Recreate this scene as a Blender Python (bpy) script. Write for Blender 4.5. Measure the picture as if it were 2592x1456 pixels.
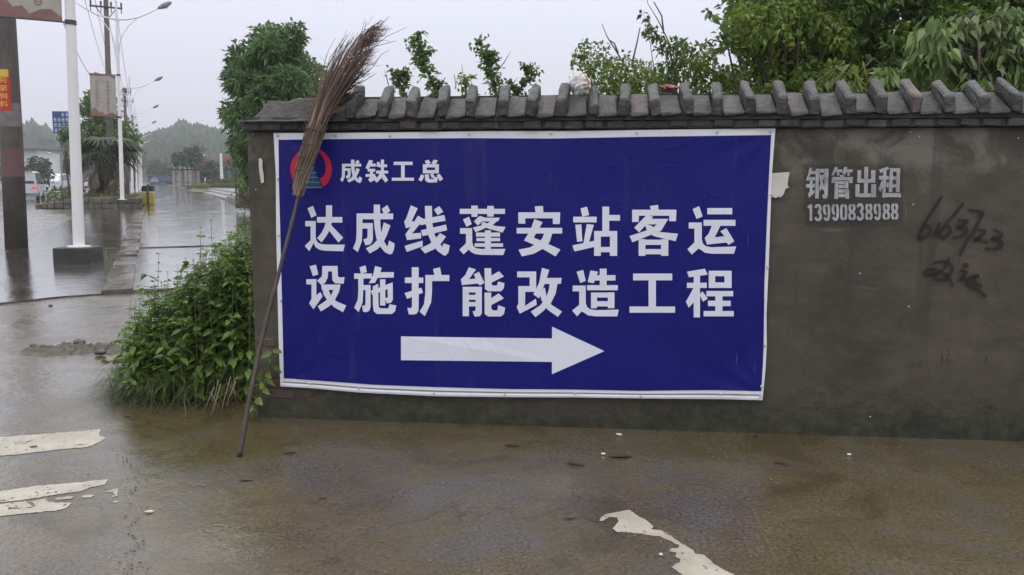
import bpy, bmesh, math, random
import numpy as np
from mathutils import Vector, Matrix, noise
from mathutils.geometry import tessellate_polygon

for _o in list(bpy.data.objects):
    bpy.data.objects.remove(_o, do_unlink=True)
scene = bpy.context.scene
COL = scene.collection
R = math.radians
rnd = random.Random(7)
rng = np.random.default_rng(11)

# ------------------------------------------------------------------ camera
FPX, CX, CY = 2150.0, 1296.0, 728.0
EYE = 1.55
HORIZON = 451.0
YAW = R(6.2)
PITCH = math.atan((CY - HORIZON) / FPX)
F0 = Vector((-math.sin(YAW), math.cos(YAW), 0))
RT = Vector((math.cos(YAW), math.sin(YAW), 0))
FWD = F0 * math.cos(PITCH) + Vector((0, 0, -math.sin(PITCH)))
UPV = F0 * math.sin(PITCH) + Vector((0, 0, math.cos(PITCH)))
CAMPOS = Vector((0, 0, EYE))
cam_data = bpy.data.cameras.new("camera")
cam = bpy.data.objects.new("camera", cam_data)
COL.objects.link(cam)
cam.location = CAMPOS
cam.rotation_euler = (R(90) - PITCH, 0, YAW)
cam_data.sensor_width = 36.0
cam_data.lens = FPX * 36.0 / 2592.0
cam_data.clip_start = 0.05
cam_data.clip_end = 9000
scene.camera = cam

# ------------------------------------------------------------------ world: overcast sky
SUN_EL, SUN_AZ = R(62), R(200)
world = bpy.data.worlds.new("World")
scene.world = world
world.use_nodes = True
wn, wl = world.node_tree.nodes, world.node_tree.links
wn.clear()
w_out = wn.new("ShaderNodeOutputWorld")
w_bg = wn.new("ShaderNodeBackground")
w_bg.inputs["Strength"].default_value = 0.1
w_sky = wn.new("ShaderNodeTexSky")
w_sky.sky_type = 'NISHITA'
w_sky.sun_disc = False
w_sky.sun_elevation = SUN_EL
w_sky.sun_rotation = SUN_AZ
w_tc = wn.new("ShaderNodeTexCoord")
w_sep = wn.new("ShaderNodeSeparateXYZ")
wl.new(w_tc.outputs["Generated"], w_sep.inputs[0])
w_ramp = wn.new("ShaderNodeValToRGB")          # even cloud cover, brighter towards the zenith
e = w_ramp.color_ramp.elements
e[0].position = 0.0; e[0].color = (0.70, 0.685, 0.79, 1)
e[1].position = 1.0; e[1].color = (2.05, 2.05, 2.05, 1)
m_ = e.new(0.22); m_.color = (0.91, 0.935, 1.07, 1)
wl.new(w_sep.outputs["Z"], w_ramp.inputs[0])
w_scale = wn.new("ShaderNodeVectorMath"); w_scale.operation = 'SCALE'
w_scale.inputs["Scale"].default_value = 10.0
wl.new(w_ramp.outputs[0], w_scale.inputs[0])
w_mix = wn.new("ShaderNodeMix"); w_mix.data_type = 'RGBA'
w_mix.inputs[0].default_value = 0.96
wl.new(w_sky.outputs[0], w_mix.inputs[6])
wl.new(w_scale.outputs[0], w_mix.inputs[7])
wl.new(w_mix.outputs[2], w_bg.inputs["Color"])
wl.new(w_bg.outputs[0], w_out.inputs["Surface"])

sun_data = bpy.data.lights.new("sun", 'SUN')
sun_data.energy = 0.5
sun_data.angle = R(40)
sun_data.color = (1.0, 0.97, 0.93)
sun = bpy.data.objects.new("sun", sun_data)
COL.objects.link(sun)
_sd = Vector((-math.sin(SUN_AZ) * math.cos(SUN_EL), math.cos(SUN_AZ) * math.cos(SUN_EL) , math.sin(SUN_EL)))
sun.rotation_euler = _sd.to_track_quat('Z', 'Y').to_euler()
sun.location = (0, 0, 30)

scene.render.engine = 'CYCLES'
scene.cycles.use_denoising = True
scene.cycles.max_bounces = 8
scene.cycles.transparent_max_bounces = 12
scene.cycles.volume_bounces = 1
vs = scene.view_settings
vs.view_transform = 'Standard'; vs.look = 'None'
vs.exposure = 0.0; vs.gamma = 1.0
vs.use_curve_mapping = False

# ------------------------------------------------------------------ picture <-> place
def ray(px, py):
    return FWD + RT * ((px - CX) / FPX) + UPV * (-(py - CY) / FPX)
def G(px, py, z=0.0):
    d = ray(px, py); t = (z - EYE) / d.z
    return CAMPOS + d * t
def WP(px, py, Y):
    d = ray(px, py); return CAMPOS + d * (Y / d.y)
def P(px, py, Z):
    d = ray(px, py); return CAMPOS + d * (Z / d.dot(F0))
def depth_of(p):
    return (Vector(p) - CAMPOS).dot(F0)

WALL_Y = G(1500, 1084).y
STREET_A = YAW + math.atan((CX - 383) / FPX)
S = Vector((-math.sin(STREET_A), math.cos(STREET_A), 0))   # along the street, away from the camera
T = Vector((math.cos(STREET_A), math.sin(STREET_A), 0))    # across it, to the right
print("WALL_Y", WALL_Y, "left end", WP(637, 650, WALL_Y).x)

# ------------------------------------------------------------------ objects
WM = {}
def tag(o, label=None, cat=None, group=None, kind=None):
    if label: o["label"] = label
    if cat: o["category"] = cat
    if group: o["group"] = group
    if kind: o["kind"] = kind
    return o
def thing(name, label, cat, loc=(0, 0, 0), rotz=0.0, group=None):
    o = bpy.data.objects.new(name, None)
    COL.objects.link(o)
    o.location = loc; o.rotation_euler = (0, 0, rotz)
    o.empty_display_size = 0.2
    WM[o.name] = Matrix.Translation(Vector(loc)) @ Matrix.Rotation(rotz, 4, 'Z')
    return tag(o, label, cat, group)
def world_matrix(o):
    return WM.get(o.name, Matrix.Identity(4))
def copy_tree(o, parent=None):
    c = o.copy(); COL.objects.link(c); c.parent = parent
    for ch in list(o.children):
        copy_tree(ch, c)
    return c
def link_mesh(name, me, mats, parent=None, smooth=False, world=True, matrix=None):
    if not isinstance(mats, (list, tuple)): mats = [mats]
    for m in mats: me.materials.append(m)
    if smooth:
        me.polygons.foreach_set("use_smooth", [True] * len(me.polygons))
    o = bpy.data.objects.new(name, me)
    COL.objects.link(o)
    if parent is not None:
        o.parent = parent
        pm = world_matrix(parent)
        WM[o.name] = pm
        if world: me.transform(pm.inverted())
    return o
def put(name, me, parent, loc, rot=(0, 0, 0), scale=(1, 1, 1)):
    """an object that shares mesh data, placed at a world position under its parent"""
    o = bpy.data.objects.new(name, me)
    COL.objects.link(o)
    M = Matrix.LocRotScale(Vector(loc), Matrix.Rotation(rot[2], 3, 'Z') @ Matrix.Rotation(rot[1], 3, 'Y') @ Matrix.Rotation(rot[0], 3, 'X'), Vector(scale))
    if parent is not None:
        o.parent = parent
        M = world_matrix(parent).inverted() @ M
    o.matrix_basis = M
    return o

class MB:
    """collects shapes and links them as one mesh"""
    def __init__(s):
        s.v = []; s.f = []; s.mi = []
    def add(s, vs, fs, mi=0):
        b = len(s.v)
        s.v += [tuple(x) for x in vs]
        s.f += [tuple(b + i for i in f) for f in fs]
        s.mi += [mi] * len(fs)
        return s
    def box(s, c, size, M=None, mi=0, jit=0.0):
        hx, hy, hz = size[0] / 2, size[1] / 2, size[2] / 2
        vs = [Vector((x, y, z)) for x in (-hx, hx) for y in (-hy, hy) for z in (-hz, hz)]
        if jit: vs = [v + Vector((rnd.uniform(-jit, jit), rnd.uniform(-jit, jit), rnd.uniform(-jit, jit))) for v in vs]
        if M is not None: vs = [M @ v for v in vs]
        c = Vector(c)
        return s.add([v + c for v in vs], [(0, 1, 3, 2), (4, 6, 7, 5), (0, 4, 5, 1), (2, 3, 7, 6), (0, 2, 6, 4), (1, 5, 7, 3)], mi)
    def tube(s, pts, rad, n=8, cap=True, mi=0):
        pts = [Vector(p) for p in pts]
        if not isinstance(rad, (list, tuple)): rad = [rad] * len(pts)
        vs = []; fs = []
        t0 = (pts[1] - pts[0]).normalized()
        ref = Vector((0, 0, 1)) if abs(t0.z) < 0.9 else Vector((1, 0, 0))
        a = t0.cross(ref).normalized()
        for i, p in enumerate(pts):
            t = (pts[min(i + 1, len(pts) - 1)] - pts[max(i - 1, 0)])
            if t.length < 1e-9: t = t0
            t.normalize()
            a = (a - t * a.dot(t))
            if a.length < 1e-6: a = t.orthogonal()
            a.normalize(); b = t.cross(a)
            for k in range(n):
                an = 2 * math.pi * k / n
                vs.append(p + (a * math.cos(an) + b * math.sin(an)) * rad[i])
        for i in range(len(pts) - 1):
            for k in range(n):
                k2 = (k + 1) % n
                fs.append((i * n + k, i * n + k2, (i + 1) * n + k2, (i + 1) * n + k))
        if cap:
            fs.append(tuple(range(n - 1, -1, -1)))
            fs.append(tuple((len(pts) - 1) * n + k for k in range(n)))
        return s.add(vs, fs, mi)
    def lathe(s, c, prof, n=16, mi=0, axis=None):
        """prof: (radius, height) pairs about +Z at c, or about axis"""
        c = Vector(c)
        Q = axis.to_track_quat('Z', 'Y').to_matrix() if axis is not None else Matrix.Identity(3)
        vs = []; fs = []
        for r, h in prof:
            for k in range(n):
                an = 2 * math.pi * k / n
                vs.append(c + Q @ Vector((r * math.cos(an), r * math.sin(an), h)))
        for i in range(len(prof) - 1):
            for k in range(n):
                k2 = (k + 1) % n
                fs.append((i * n + k, i * n + k2, (i + 1) * n + k2, (i + 1) * n + k))
        fs.append(tuple(range(n - 1, -1, -1)))
        fs.append(tuple((len(prof) - 1) * n + k for k in range(n)))
        return s.add(vs, fs, mi)
    def prism(s, poly, ext, mi=0):
        """closed polygon (3D points) extruded by vector ext"""
        n = len(poly); poly = [Vector(p) for p in poly]; ext = Vector(ext)
        tris = tessellate_polygon([poly])
        fs = [tuple(t) for t in tris] + [tuple(n + i for i in reversed(t)) for t in tris]
        fs += [(i, (i + 1) % n, n + (i + 1) % n, n + i) for i in range(n)]
        return s.add(poly + [p + ext for p in poly], fs, mi)
    def flat(s, poly, mi=0):
        poly = [Vector(p) for p in poly]
        return s.add(poly, [tuple(t) for t in tessellate_polygon([poly])], mi)
    def grid(s, fn, nu, nv, mi=0):
        vs = [fn(i / nu, j / nv) for j in range(nv + 1) for i in range(nu + 1)]
        fs = [(j * (nu + 1) + i, j * (nu + 1) + i + 1, (j + 1) * (nu + 1) + i + 1, (j + 1) * (nu + 1) + i) for j in range(nv) for i in range(nu)]
        return s.add(vs, fs, mi)
    def build(s, name, mats, parent=None, smooth=False, world=True, fix=False):
        me = bpy.data.meshes.new(name)
        me.from_pydata(s.v, [], s.f)
        if len(set(s.mi)) > 1:
            me.polygons.foreach_set("material_index", s.mi)
        if fix:
            bm = bmesh.new(); bm.from_mesh(me)
            bmesh.ops.recalc_face_normals(bm, faces=bm.faces)
            bm.to_mesh(me); bm.free()
        me.update()
        return link_mesh(name, me, mats, parent, smooth, world)

def bevel_mesh(me, w, seg=2):
    bm = bmesh.new(); bm.from_mesh(me)
    bmesh.ops.bevel(bm, geom=list(bm.edges), offset=w, segments=seg, affect='EDGES', profile=0.5, clamp_overlap=True)
    bm.to_mesh(me); bm.free(); me.update()
def smooth_by_angle(o, ang=35):
    me = o.data
    me.polygons.foreach_set("use_smooth", [True] * len(me.polygons))
    bm = bmesh.new(); bm.from_mesh(me)
    for ed in bm.edges:
        if len(ed.link_faces) == 2 and ed.calc_face_angle(0) > R(ang): ed.smooth = False
    bm.to_mesh(me); bm.free()

# ------------------------------------------------------------------ materials
def new_mat(name):
    m = bpy.data.materials.new(name); m.use_nodes = True
    nt = m.node_tree; nt.nodes.clear()
    out = nt.nodes.new("ShaderNodeOutputMaterial")
    bsdf = nt.nodes.new("ShaderNodeBsdfPrincipled")
    nt.links.new(bsdf.outputs[0], out.inputs["Surface"])
    return m, nt, bsdf, out
def pos_node(nt, scale=(1, 1, 1), space="pos"):
    if space == "pos":
        g = nt.nodes.new("ShaderNodeNewGeometry").outputs["Position"]
    else:
        g = nt.nodes.new("ShaderNodeTexCoord").outputs["Object"]
    if tuple(scale) == (1, 1, 1): return g
    m = nt.nodes.new("ShaderNodeMapping"); m.inputs["Scale"].default_value = scale
    nt.links.new(g, m.inputs["Vector"])
    return m.outputs[0]
def noise_node(nt, vec, scale, detail=4, rough=0.55, dist=0.0):
    n = nt.nodes.new("ShaderNodeTexNoise")
    n.inputs["Scale"].default_value = scale; n.inputs["Detail"].default_value = detail
    n.inputs["Roughness"].default_value = rough; n.inputs["Distortion"].default_value = dist
    nt.links.new(vec, n.inputs["Vector"])
    return n.outputs["Fac"]
def ramp_node(nt, fac, stops):
    r = nt.nodes.new("ShaderNodeValToRGB")
    el = r.color_ramp.elements
    while len(el) < len(stops): el.new(0.5)
    for e_, (p, c) in zip(el, stops):
        e_.position = p
        e_.color = (c, c, c, 1) if isinstance(c, (int, float)) else (*c, 1)
    nt.links.new(fac, r.inputs[0])
    return r.outputs[0]
def mix_node(nt, fac, a, b, mode='MIX'):
    m = nt.nodes.new("ShaderNodeMix"); m.data_type = 'RGBA'; m.blend_type = mode
    for sock, val in ((m.inputs[0], fac), (m.inputs[6], a), (m.inputs[7], b)):
        if isinstance(val, bpy.types.NodeSocket): nt.links.new(val, sock)
        elif isinstance(val, (int, float)): sock.default_value = val if sock == m.inputs[0] else (val, val, val, 1)
        else: sock.default_value = (*val, 1)
    return m.outputs[2]
def math_node(nt, op, a, b=None, clamp=False):
    m = nt.nodes.new("ShaderNodeMath"); m.operation = op; m.use_clamp = clamp
    for i, val in enumerate((a, b)):
        if val is None: continue
        if isinstance(val, bpy.types.NodeSocket): nt.links.new(val, m.inputs[i])
        else: m.inputs[i].default_value = val
    return m.outputs[0]
def bump_node(nt, bsdf, h, strength, dist=0.01, prev=None):
    b = nt.nodes.new("ShaderNodeBump")
    b.inputs["Strength"].default_value = strength; b.inputs["Distance"].default_value = dist
    nt.links.new(h, b.inputs["Height"])
    if prev is not None: nt.links.new(prev, b.inputs["Normal"])
    nt.links.new(b.outputs[0], bsdf.inputs["Normal"])
    return b.outputs[0]
def smat(name, col, rough=0.7, var=0.25, scale=3.0, metal=0.0, bump=None, spec=0.5, objvar=0.0, col2=None, stretch=(1, 1, 1), space="pos"):
    """plain weathered material: base colour with two octaves of wear and optional relief"""
    m, nt, b, _ = new_mat(name)
    v = pos_node(nt, stretch, space)
    n1 = noise_node(nt, v, scale, 6, 0.62)
    lo = tuple(c * (1 - var) for c in col); hi = tuple(min(1, c * (1 + var)) for c in col) if col2 is None else col2
    c = ramp_node(nt, n1, [(0.3, lo), (0.7, hi)])
    if objvar:
        oi = nt.nodes.new("ShaderNodeObjectInfo")
        hsv = nt.nodes.new("ShaderNodeHueSaturation")
        val = math_node(nt, 'MULTIPLY_ADD', oi.outputs["Random"], 2 * objvar)
        val.node.inputs[2].default_value = 1 - objvar
        nt.links.new(val, hsv.inputs["Value"]); nt.links.new(c, hsv.inputs["Color"])
        c = hsv.outputs[0]
    nt.links.new(c, b.inputs["Base Color"])
    b.inputs["Metallic"].default_value = metal
    b.inputs["Specular IOR Level"].default_value = spec
    rr = ramp_node(nt, noise_node(nt, v, scale * 2.7, 3), [(0.3, max(0.02, rough - 0.12)), (0.7, min(1, rough + 0.12))])
    nt.links.new(rr, b.inputs["Roughness"])
    if bump:
        bump_node(nt, b, noise_node(nt, v, bump[0], 6, 0.65), bump[1], bump[2] if len(bump) > 2 else 0.01)
    return m
def leaf_mat(name, dark, mid, light, rough=0.42, trans=0.25, yellow=None):
    m, nt, b, out = new_mat(name)
    g = nt.nodes.new("ShaderNodeNewGeometry")
    stops = [(0.0, dark), (0.45, mid), (0.92, light)]
    if yellow: stops = [(0.0, dark), (0.45, mid), (0.88, light), (0.97, yellow)]
    c = ramp_node(nt, g.outputs["Random Per Island"], stops)
    big = noise_node(nt, g.outputs["Position"], 1.6, 2)
    c = mix_node(nt, 1.0, c, ramp_node(nt, big, [(0.35, 0.72), (0.68, 1.2)]), 'MULTIPLY')
    nt.links.new(c, b.inputs["Base Color"])
    b.inputs["Roughness"].default_value = rough
    b.inputs["Specular IOR Level"].default_value = 0.5
    tr = nt.nodes.new("ShaderNodeBsdfTranslucent")
    hs = nt.nodes.new("ShaderNodeHueSaturation"); hs.inputs["Value"].default_value = 1.3
    hs.inputs["Saturation"].default_value = 1.1
    nt.links.new(c, hs.inputs["Color"]); nt.links.new(hs.outputs[0], tr.inputs["Color"])
    ms = nt.nodes.new("ShaderNodeMixShader"); ms.inputs[0].default_value = trans
    nt.links.new(b.outputs[0], ms.inputs[1]); nt.links.new(tr.outputs[0], ms.inputs[2])
    nt.links.new(ms.outputs[0], out.inputs["Surface"])
    return m

# wet, muddy ground: brown concrete under a thin film of rain water
def ground_mat(name, c_lo, c_hi, mud, r_lo, r_hi, ripple=1.0, grit=1.0, coat=1.0):
    m, nt, b, _ = new_mat(name)
    v = pos_node(nt)
    big = noise_node(nt, v, 0.55, 5, 0.6, 0.4)
    mid = noise_node(nt, v, 3.2, 6, 0.65, 0.2)
    fine = noise_node(nt, v, 55, 3, 0.7)
    c = ramp_node(nt, mid, [(0.3, c_lo), (0.72, c_hi)])
    c = mix_node(nt, ramp_node(nt, big, [(0.42, 0.0), (0.62, 0.85)]), c, mud)
    pat = noise_node(nt, v, 1.5, 6, 0.62, 0.9)
    c = mix_node(nt, ramp_node(nt, pat, [(0.50, 0.0), (0.60, 0.6)]), c, tuple(0.92 * (c_hi[0] + c_hi[2]) / 2 * k_ for k_ in (1.08, 1.0, 0.92)))
    c = mix_node(nt, ramp_node(nt, pat, [(0.36, 0.45), (0.43, 0.0)]), c, tuple(x * 0.5 for x in c_lo))
    c = mix_node(nt, min(1.0, 0.7 * grit), c, ramp_node(nt, fine, [(0.3, 0.4), (0.72, 1.6)]), 'MULTIPLY')
    agg = noise_node(nt, v, 190, 2, 0.6)
    c = mix_node(nt, 0.55 * min(1.0, grit), c, ramp_node(nt, agg, [(0.3, 0.5), (0.7, 1.55)]), 'MULTIPLY')
    ck = nt.nodes.new("ShaderNodeTexVoronoi"); ck.feature = 'DISTANCE_TO_EDGE'; ck.inputs["Scale"].default_value = 0.42
    wv_ = nt.nodes.new("ShaderNodeVectorMath"); wv_.operation = 'ADD'
    nz_ = nt.nodes.new("ShaderNodeTexNoise"); nz_.inputs["Scale"].default_value = 2.5; nz_.inputs["Detail"].default_value = 5
    nt.links.new(v, nz_.inputs["Vector"]); nt.links.new(v, wv_.inputs[0]); nt.links.new(nz_.outputs["Color"], wv_.inputs[1]); nt.links.new(wv_.outputs[0], ck.inputs["Vector"])
    c = mix_node(nt, math_node(nt, 'MULTIPLY', ramp_node(nt, ck.outputs["Distance"], [(0.0, 0.7), (0.006, 0.0)]), ramp_node(nt, big, [(0.45, 0.0), (0.6, 1.0)])), c, (0.02, 0.016, 0.011))
    spk = nt.nodes.new("ShaderNodeTexVoronoi"); spk.inputs["Scale"].default_value = 19
    nt.links.new(v, spk.inputs["Vector"])
    bright = ramp_node(nt, spk.outputs["Distance"], [(0.05, 1.0), (0.075, 0.0)])
    pick = nt.nodes.new("ShaderNodeSeparateColor"); nt.links.new(spk.outputs["Color"], pick.inputs[0])
    sel = math_node(nt, 'MULTIPLY', bright, ramp_node(nt, pick.outputs[0], [(0.8, 0.0), (0.83, 1.0)]))
    c = mix_node(nt, math_node(nt, 'MULTIPLY', sel, 0.55 * grit), c, (0.42, 0.39, 0.33))
    sel2 = math_node(nt, 'MULTIPLY', bright, ramp_node(nt, pick.outputs[1], [(0.8, 0.0), (0.83, 1.0)]))
    c = mix_node(nt, math_node(nt, 'MULTIPLY', sel2, 0.8 * grit), c, (0.018, 0.014, 0.010))
    nt.links.new(c, b.inputs["Base Color"])
    b.inputs["IOR"].default_value = 1.36
    wet = noise_node(nt, v, 0.9, 5, 0.62, 0.5)
    nt.links.new(ramp_node(nt, wet, [(0.40, r_lo), (0.63, r_hi)]), b.inputs["Roughness"])
    # relief: grit, wind ripples and rings where rain drops fall
    h = math_node(nt, 'MULTIPLY', fine, 0.25 * grit)
    rip = noise_node(nt, pos_node(nt, (1.0, 0.55, 1.0)), 16, 3, 0.55, 0.3)
    rip2 = noise_node(nt, v, 4.2, 3, 0.5)
    h = math_node(nt, 'ADD', h, math_node(nt, 'MULTIPLY', rip, 0.5 * ripple))
    h = math_node(nt, 'ADD', h, math_node(nt, 'MULTIPLY', rip2, 1.1 * ripple))
    vor = nt.nodes.new("ShaderNodeTexVoronoi"); vor.inputs["Scale"].default_value = 3.0
    nt.links.new(v, vor.inputs["Vector"])
    d = vor.outputs["Distance"]
    ring = math_node(nt, 'SINE', math_node(nt, 'MULTIPLY', d, 70.0))
    fall = ramp_node(nt, d, [(0.05, 0.5), (0.17, 0.8), (0.30, 0.0)])
    rsel = nt.nodes.new("ShaderNodeSeparateColor"); nt.links.new(vor.outputs["Color"], rsel.inputs[0])
    fall = math_node(nt, 'MULTIPLY', fall, ramp_node(nt, rsel.outputs[0], [(0.45, 0.0), (0.8, 1.0)]))
    h = math_node(nt, 'ADD', h, math_node(nt, 'MULTIPLY', math_node(nt, 'MULTIPLY', ring, fall), 0.09 * ripple))
    nb_ = bump_node(nt, b, h, 0.40, 0.013)
    b.inputs['Coat Weight'].default_value = coat; b.inputs['Coat IOR'].default_value = 1.36
    nt.links.new(ramp_node(nt, wet, [(0.42, r_lo * 0.5), (0.66, r_hi * 0.8)]), b.inputs['Coat Roughness'])
    nt.links.new(nb_, b.inputs['Coat Normal'])
    return m
M_ground = ground_mat("wet_muddy_concrete", (0.072, 0.055, 0.029), (0.125, 0.097, 0.055), (0.092, 0.072, 0.034), 0.13, 0.40, 1.25, 1.25, 0.75)
M_apron = ground_mat("wet_concrete_slab", (0.070, 0.060, 0.053), (0.120, 0.104, 0.094), (0.085, 0.072, 0.06), 0.05, 0.2, 0.8, 0.7)
M_road = ground_mat("wet_asphalt", (0.06, 0.058, 0.058), (0.10, 0.097, 0.095), (0.085, 0.08, 0.075), 0.08, 0.28, 0.8, 0.8)
M_walk = ground_mat("wet_paving", (0.10, 0.088, 0.084), (0.155, 0.14, 0.135), (0.12, 0.105, 0.10), 0.05, 0.2, 0.7, 0.5)

# old cement render: rain stains under the coping, moss and damp near the ground
def plaster_mat():
    m, nt, b, _ = new_mat("old_cement_render")
    v = pos_node(nt)
    sep = nt.nodes.new("ShaderNodeSeparateXYZ"); nt.links.new(v, sep.inputs[0])
    z = sep.outputs["Z"]
    big = noise_node(nt, v, 1.1, 6, 0.6, 0.5)
    mid = noise_node(nt, v, 5, 6, 0.68, 0.4)
    fine = noise_node(nt, v, 70, 4, 0.7)
    c = ramp_node(nt, big, [(0.30, (0.046, 0.039, 0.026)), (0.5, (0.066, 0.055, 0.037)), (0.70, (0.080, 0.063, 0.043))])
    c = mix_node(nt, 0.8, c, ramp_node(nt, mid, [(0.28, 0.6), (0.7, 1.35)]), 'MULTIPLY')
    trow = noise_node(nt, pos_node(nt, (1.6, 1.6, 4.5)), 1.6, 5, 0.6, 1.2)
    c = mix_node(nt, 0.6, c, ramp_node(nt, trow, [(0.32, 0.72), (0.68, 1.3)]), 'MULTIPLY')
    hv = nt.nodes.new('ShaderNodeTexVoronoi'); hv.feature = 'DISTANCE_TO_EDGE'; hv.inputs['Scale'].default_value = 0.7
    ha = nt.nodes.new('ShaderNodeVectorMath'); ha.operation = 'ADD'; hn = nt.nodes.new('ShaderNodeTexNoise'); hn.inputs['Scale'].default_value = 3.0; hn.inputs['Detail'].default_value = 6
    nt.links.new(v, hn.inputs['Vector']); nt.links.new(v, ha.inputs[0]); nt.links.new(hn.outputs['Color'], ha.inputs[1]); nt.links.new(ha.outputs[0], hv.inputs['Vector'])
    c = mix_node(nt, math_node(nt, 'MULTIPLY', ramp_node(nt, hv.outputs['Distance'], [(0.0, 0.7), (0.004, 0.0)]), ramp_node(nt, big, [(0.5, 0.0), (0.62, 1.0)])), c, (0.018, 0.016, 0.013))
    c = mix_node(nt, 0.35, c, ramp_node(nt, fine, [(0.25, 0.6), (0.75, 1.35)]), 'MULTIPLY')
    # pale washed patches and dark runs below the coping
    top = ramp_node(nt, math_node(nt, 'ADD', math_node(nt, 'SUBTRACT', z, 1.52), math_node(nt, 'MULTIPLY', math_node(nt, 'SUBTRACT', mid, 0.5), 0.55)), [(0.0, 0.0), (0.16, 1.0)])
    blot = noise_node(nt, v, 3.4, 6, 0.66, 0.8)
    c = mix_node(nt, math_node(nt, 'MULTIPLY', top, ramp_node(nt, blot, [(0.45, 0.0), (0.58, 0.8)])), c, (0.165, 0.148, 0.124))
    c = mix_node(nt, math_node(nt, 'MULTIPLY', top, ramp_node(nt, blot, [(0.30, 0.75), (0.46, 0.0)])), c, (0.026, 0.023, 0.02))
    runs = noise_node(nt, pos_node(nt, (9, 9, 0.35)), 1.0, 4, 0.6)
    c = mix_node(nt, math_node(nt, 'MULTIPLY', ramp_node(nt, runs, [(0.56, 0.0), (0.68, 0.6)]), ramp_node(nt, z, [(0.35, 0.15), (0.9, 1.0)])), c, (0.032, 0.029, 0.025))
    nick = noise_node(nt, pos_node(nt, (26, 26, 3.2)), 1.0, 2, 0.5)
    c = mix_node(nt, ramp_node(nt, nick, [(0.735, 0.0), (0.755, 0.8)]), c, (0.022, 0.02, 0.018))
    scr = noise_node(nt, pos_node(nt, (3, 3, 24)), 1.0, 3, 0.6, 0.6)
    c = mix_node(nt, ramp_node(nt, scr, [(0.715, 0.0), (0.76, 0.4)]), c, (0.17, 0.16, 0.145))
    rust = noise_node(nt, v, 0.9, 4, 0.6, 0.3)
    c = mix_node(nt, ramp_node(nt, rust, [(0.60, 0.0), (0.75, 0.35)]), c, (0.082, 0.05, 0.03))
    # moss and splashed mud at the foot
    edge = math_node(nt, 'ADD', z, math_node(nt, 'MULTIPLY', math_node(nt, 'ADD', math_node(nt, 'SUBTRACT', mid, 0.5), math_node(nt, 'SUBTRACT', big, 0.5)), -0.72))
    damp = ramp_node(nt, edge, [(0.10, 0.95), (0.18, 0.55), (0.30, 0.0)])
    c = mix_node(nt, damp, c, ramp_node(nt, blot, [(0.35, (0.014, 0.014, 0.008)), (0.6, (0.034, 0.036, 0.018))]))
    c = mix_node(nt, math_node(nt, 'MULTIPLY', damp, 0.8), c, mix_node(nt, 1.0, c, ramp_node(nt, noise_node(nt, v, 17, 6, 0.7), [(0.32, 0.3), (0.68, 1.9)]), 'MULTIPLY'))
    nt.links.new(c, b.inputs["Base Color"])
    nt.links.new(ramp_node(nt, mid, [(0.3, 0.45), (0.7, 0.75)]), b.inputs["Roughness"])
    p = bump_node(nt, b, mid, 0.35, 0.02)
    p = bump_node(nt, b, fine, 0.35, 0.004, p)
    crust = ramp_node(nt, math_node(nt, 'ADD', edge, math_node(nt, 'MULTIPLY', blot, 0.1)), [(0.245, 0.0), (0.262, 1.0)])
    bump_node(nt, b, crust, 0.5, 0.012, p)
    return m
M_plaster = plaster_mat()
M_brick = smat("weathered_grey_brick", (0.043, 0.0415, 0.040), 0.42, 0.6, 9, bump=(38, 1.0, 0.012), objvar=0.38)
M_brick_dark = smat("wet_dark_brick", (0.034, 0.033, 0.033), 0.42, 0.45, 10, bump=(38, 1.0, 0.012), objvar=0.35)
M_brick_red = smat("old_red_brick", (0.068, 0.042, 0.032), 0.75, 0.4, 12, bump=(50, 0.7, 0.008), objvar=0.3)
M_brick_rust = smat("rust_brown_brick", (0.068, 0.055, 0.047), 0.42, 0.35, 9, bump=(38, 1.0, 0.012), objvar=0.2)
M_mortar = smat("old_mortar", (0.042, 0.04, 0.037), 0.8, 0.4, 14, bump=(40, 0.9, 0.012))
M_mortar_cap = smat("mossy_mortar_cap", (0.075, 0.070, 0.062), 0.8, 0.45, 9, bump=(28, 1.0, 0.03))
M_concrete = smat("pole_concrete", (0.088, 0.074, 0.067), 0.7, 0.25, 6, bump=(60, 0.4, 0.006), stretch=(1, 1, 0.35))
M_block = smat("dark_wet_concrete", (0.038, 0.035, 0.032), 0.5, 0.4, 5, bump=(40, 0.5, 0.01))
M_whitepaint = smat("white_enamel", (0.72, 0.72, 0.72), 0.38, 0.06, 2.5, stretch=(1, 1, 0.3))
M_kerb = smat("kerb_stone", (0.098, 0.079, 0.066), 0.17, 0.3, 4, bump=(60, 0.2, 0.004))
M_stone = smat("rough_stone", (0.095, 0.082, 0.066), 0.6, 0.4, 6, bump=(25, 0.8, 0.02), objvar=0.3)
M_bark = smat("bark", (0.085, 0.068, 0.05), 0.85, 0.4, 12, bump=(40, 0.9, 0.015), stretch=(1, 1, 0.3))
M_stem = smat("green_stem", (0.10, 0.13, 0.05), 0.6, 0.3, 10)
M_straw = smat("dry_straw", (0.25, 0.20, 0.125), 0.75, 0.3, 10)
M_soil = smat("mud", (0.085, 0.068, 0.05), 0.35, 0.4, 7, bump=(30, 0.9, 0.02))
M_darkmetal = smat("dark_metal", (0.05, 0.05, 0.055), 0.5, 0.3, 8)
M_black = smat("black_rubber", (0.022, 0.022, 0.024), 0.55, 0.3, 8)
M_glass = smat("dark_glass", (0.03, 0.035, 0.04), 0.08, 0.1, 2)

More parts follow.
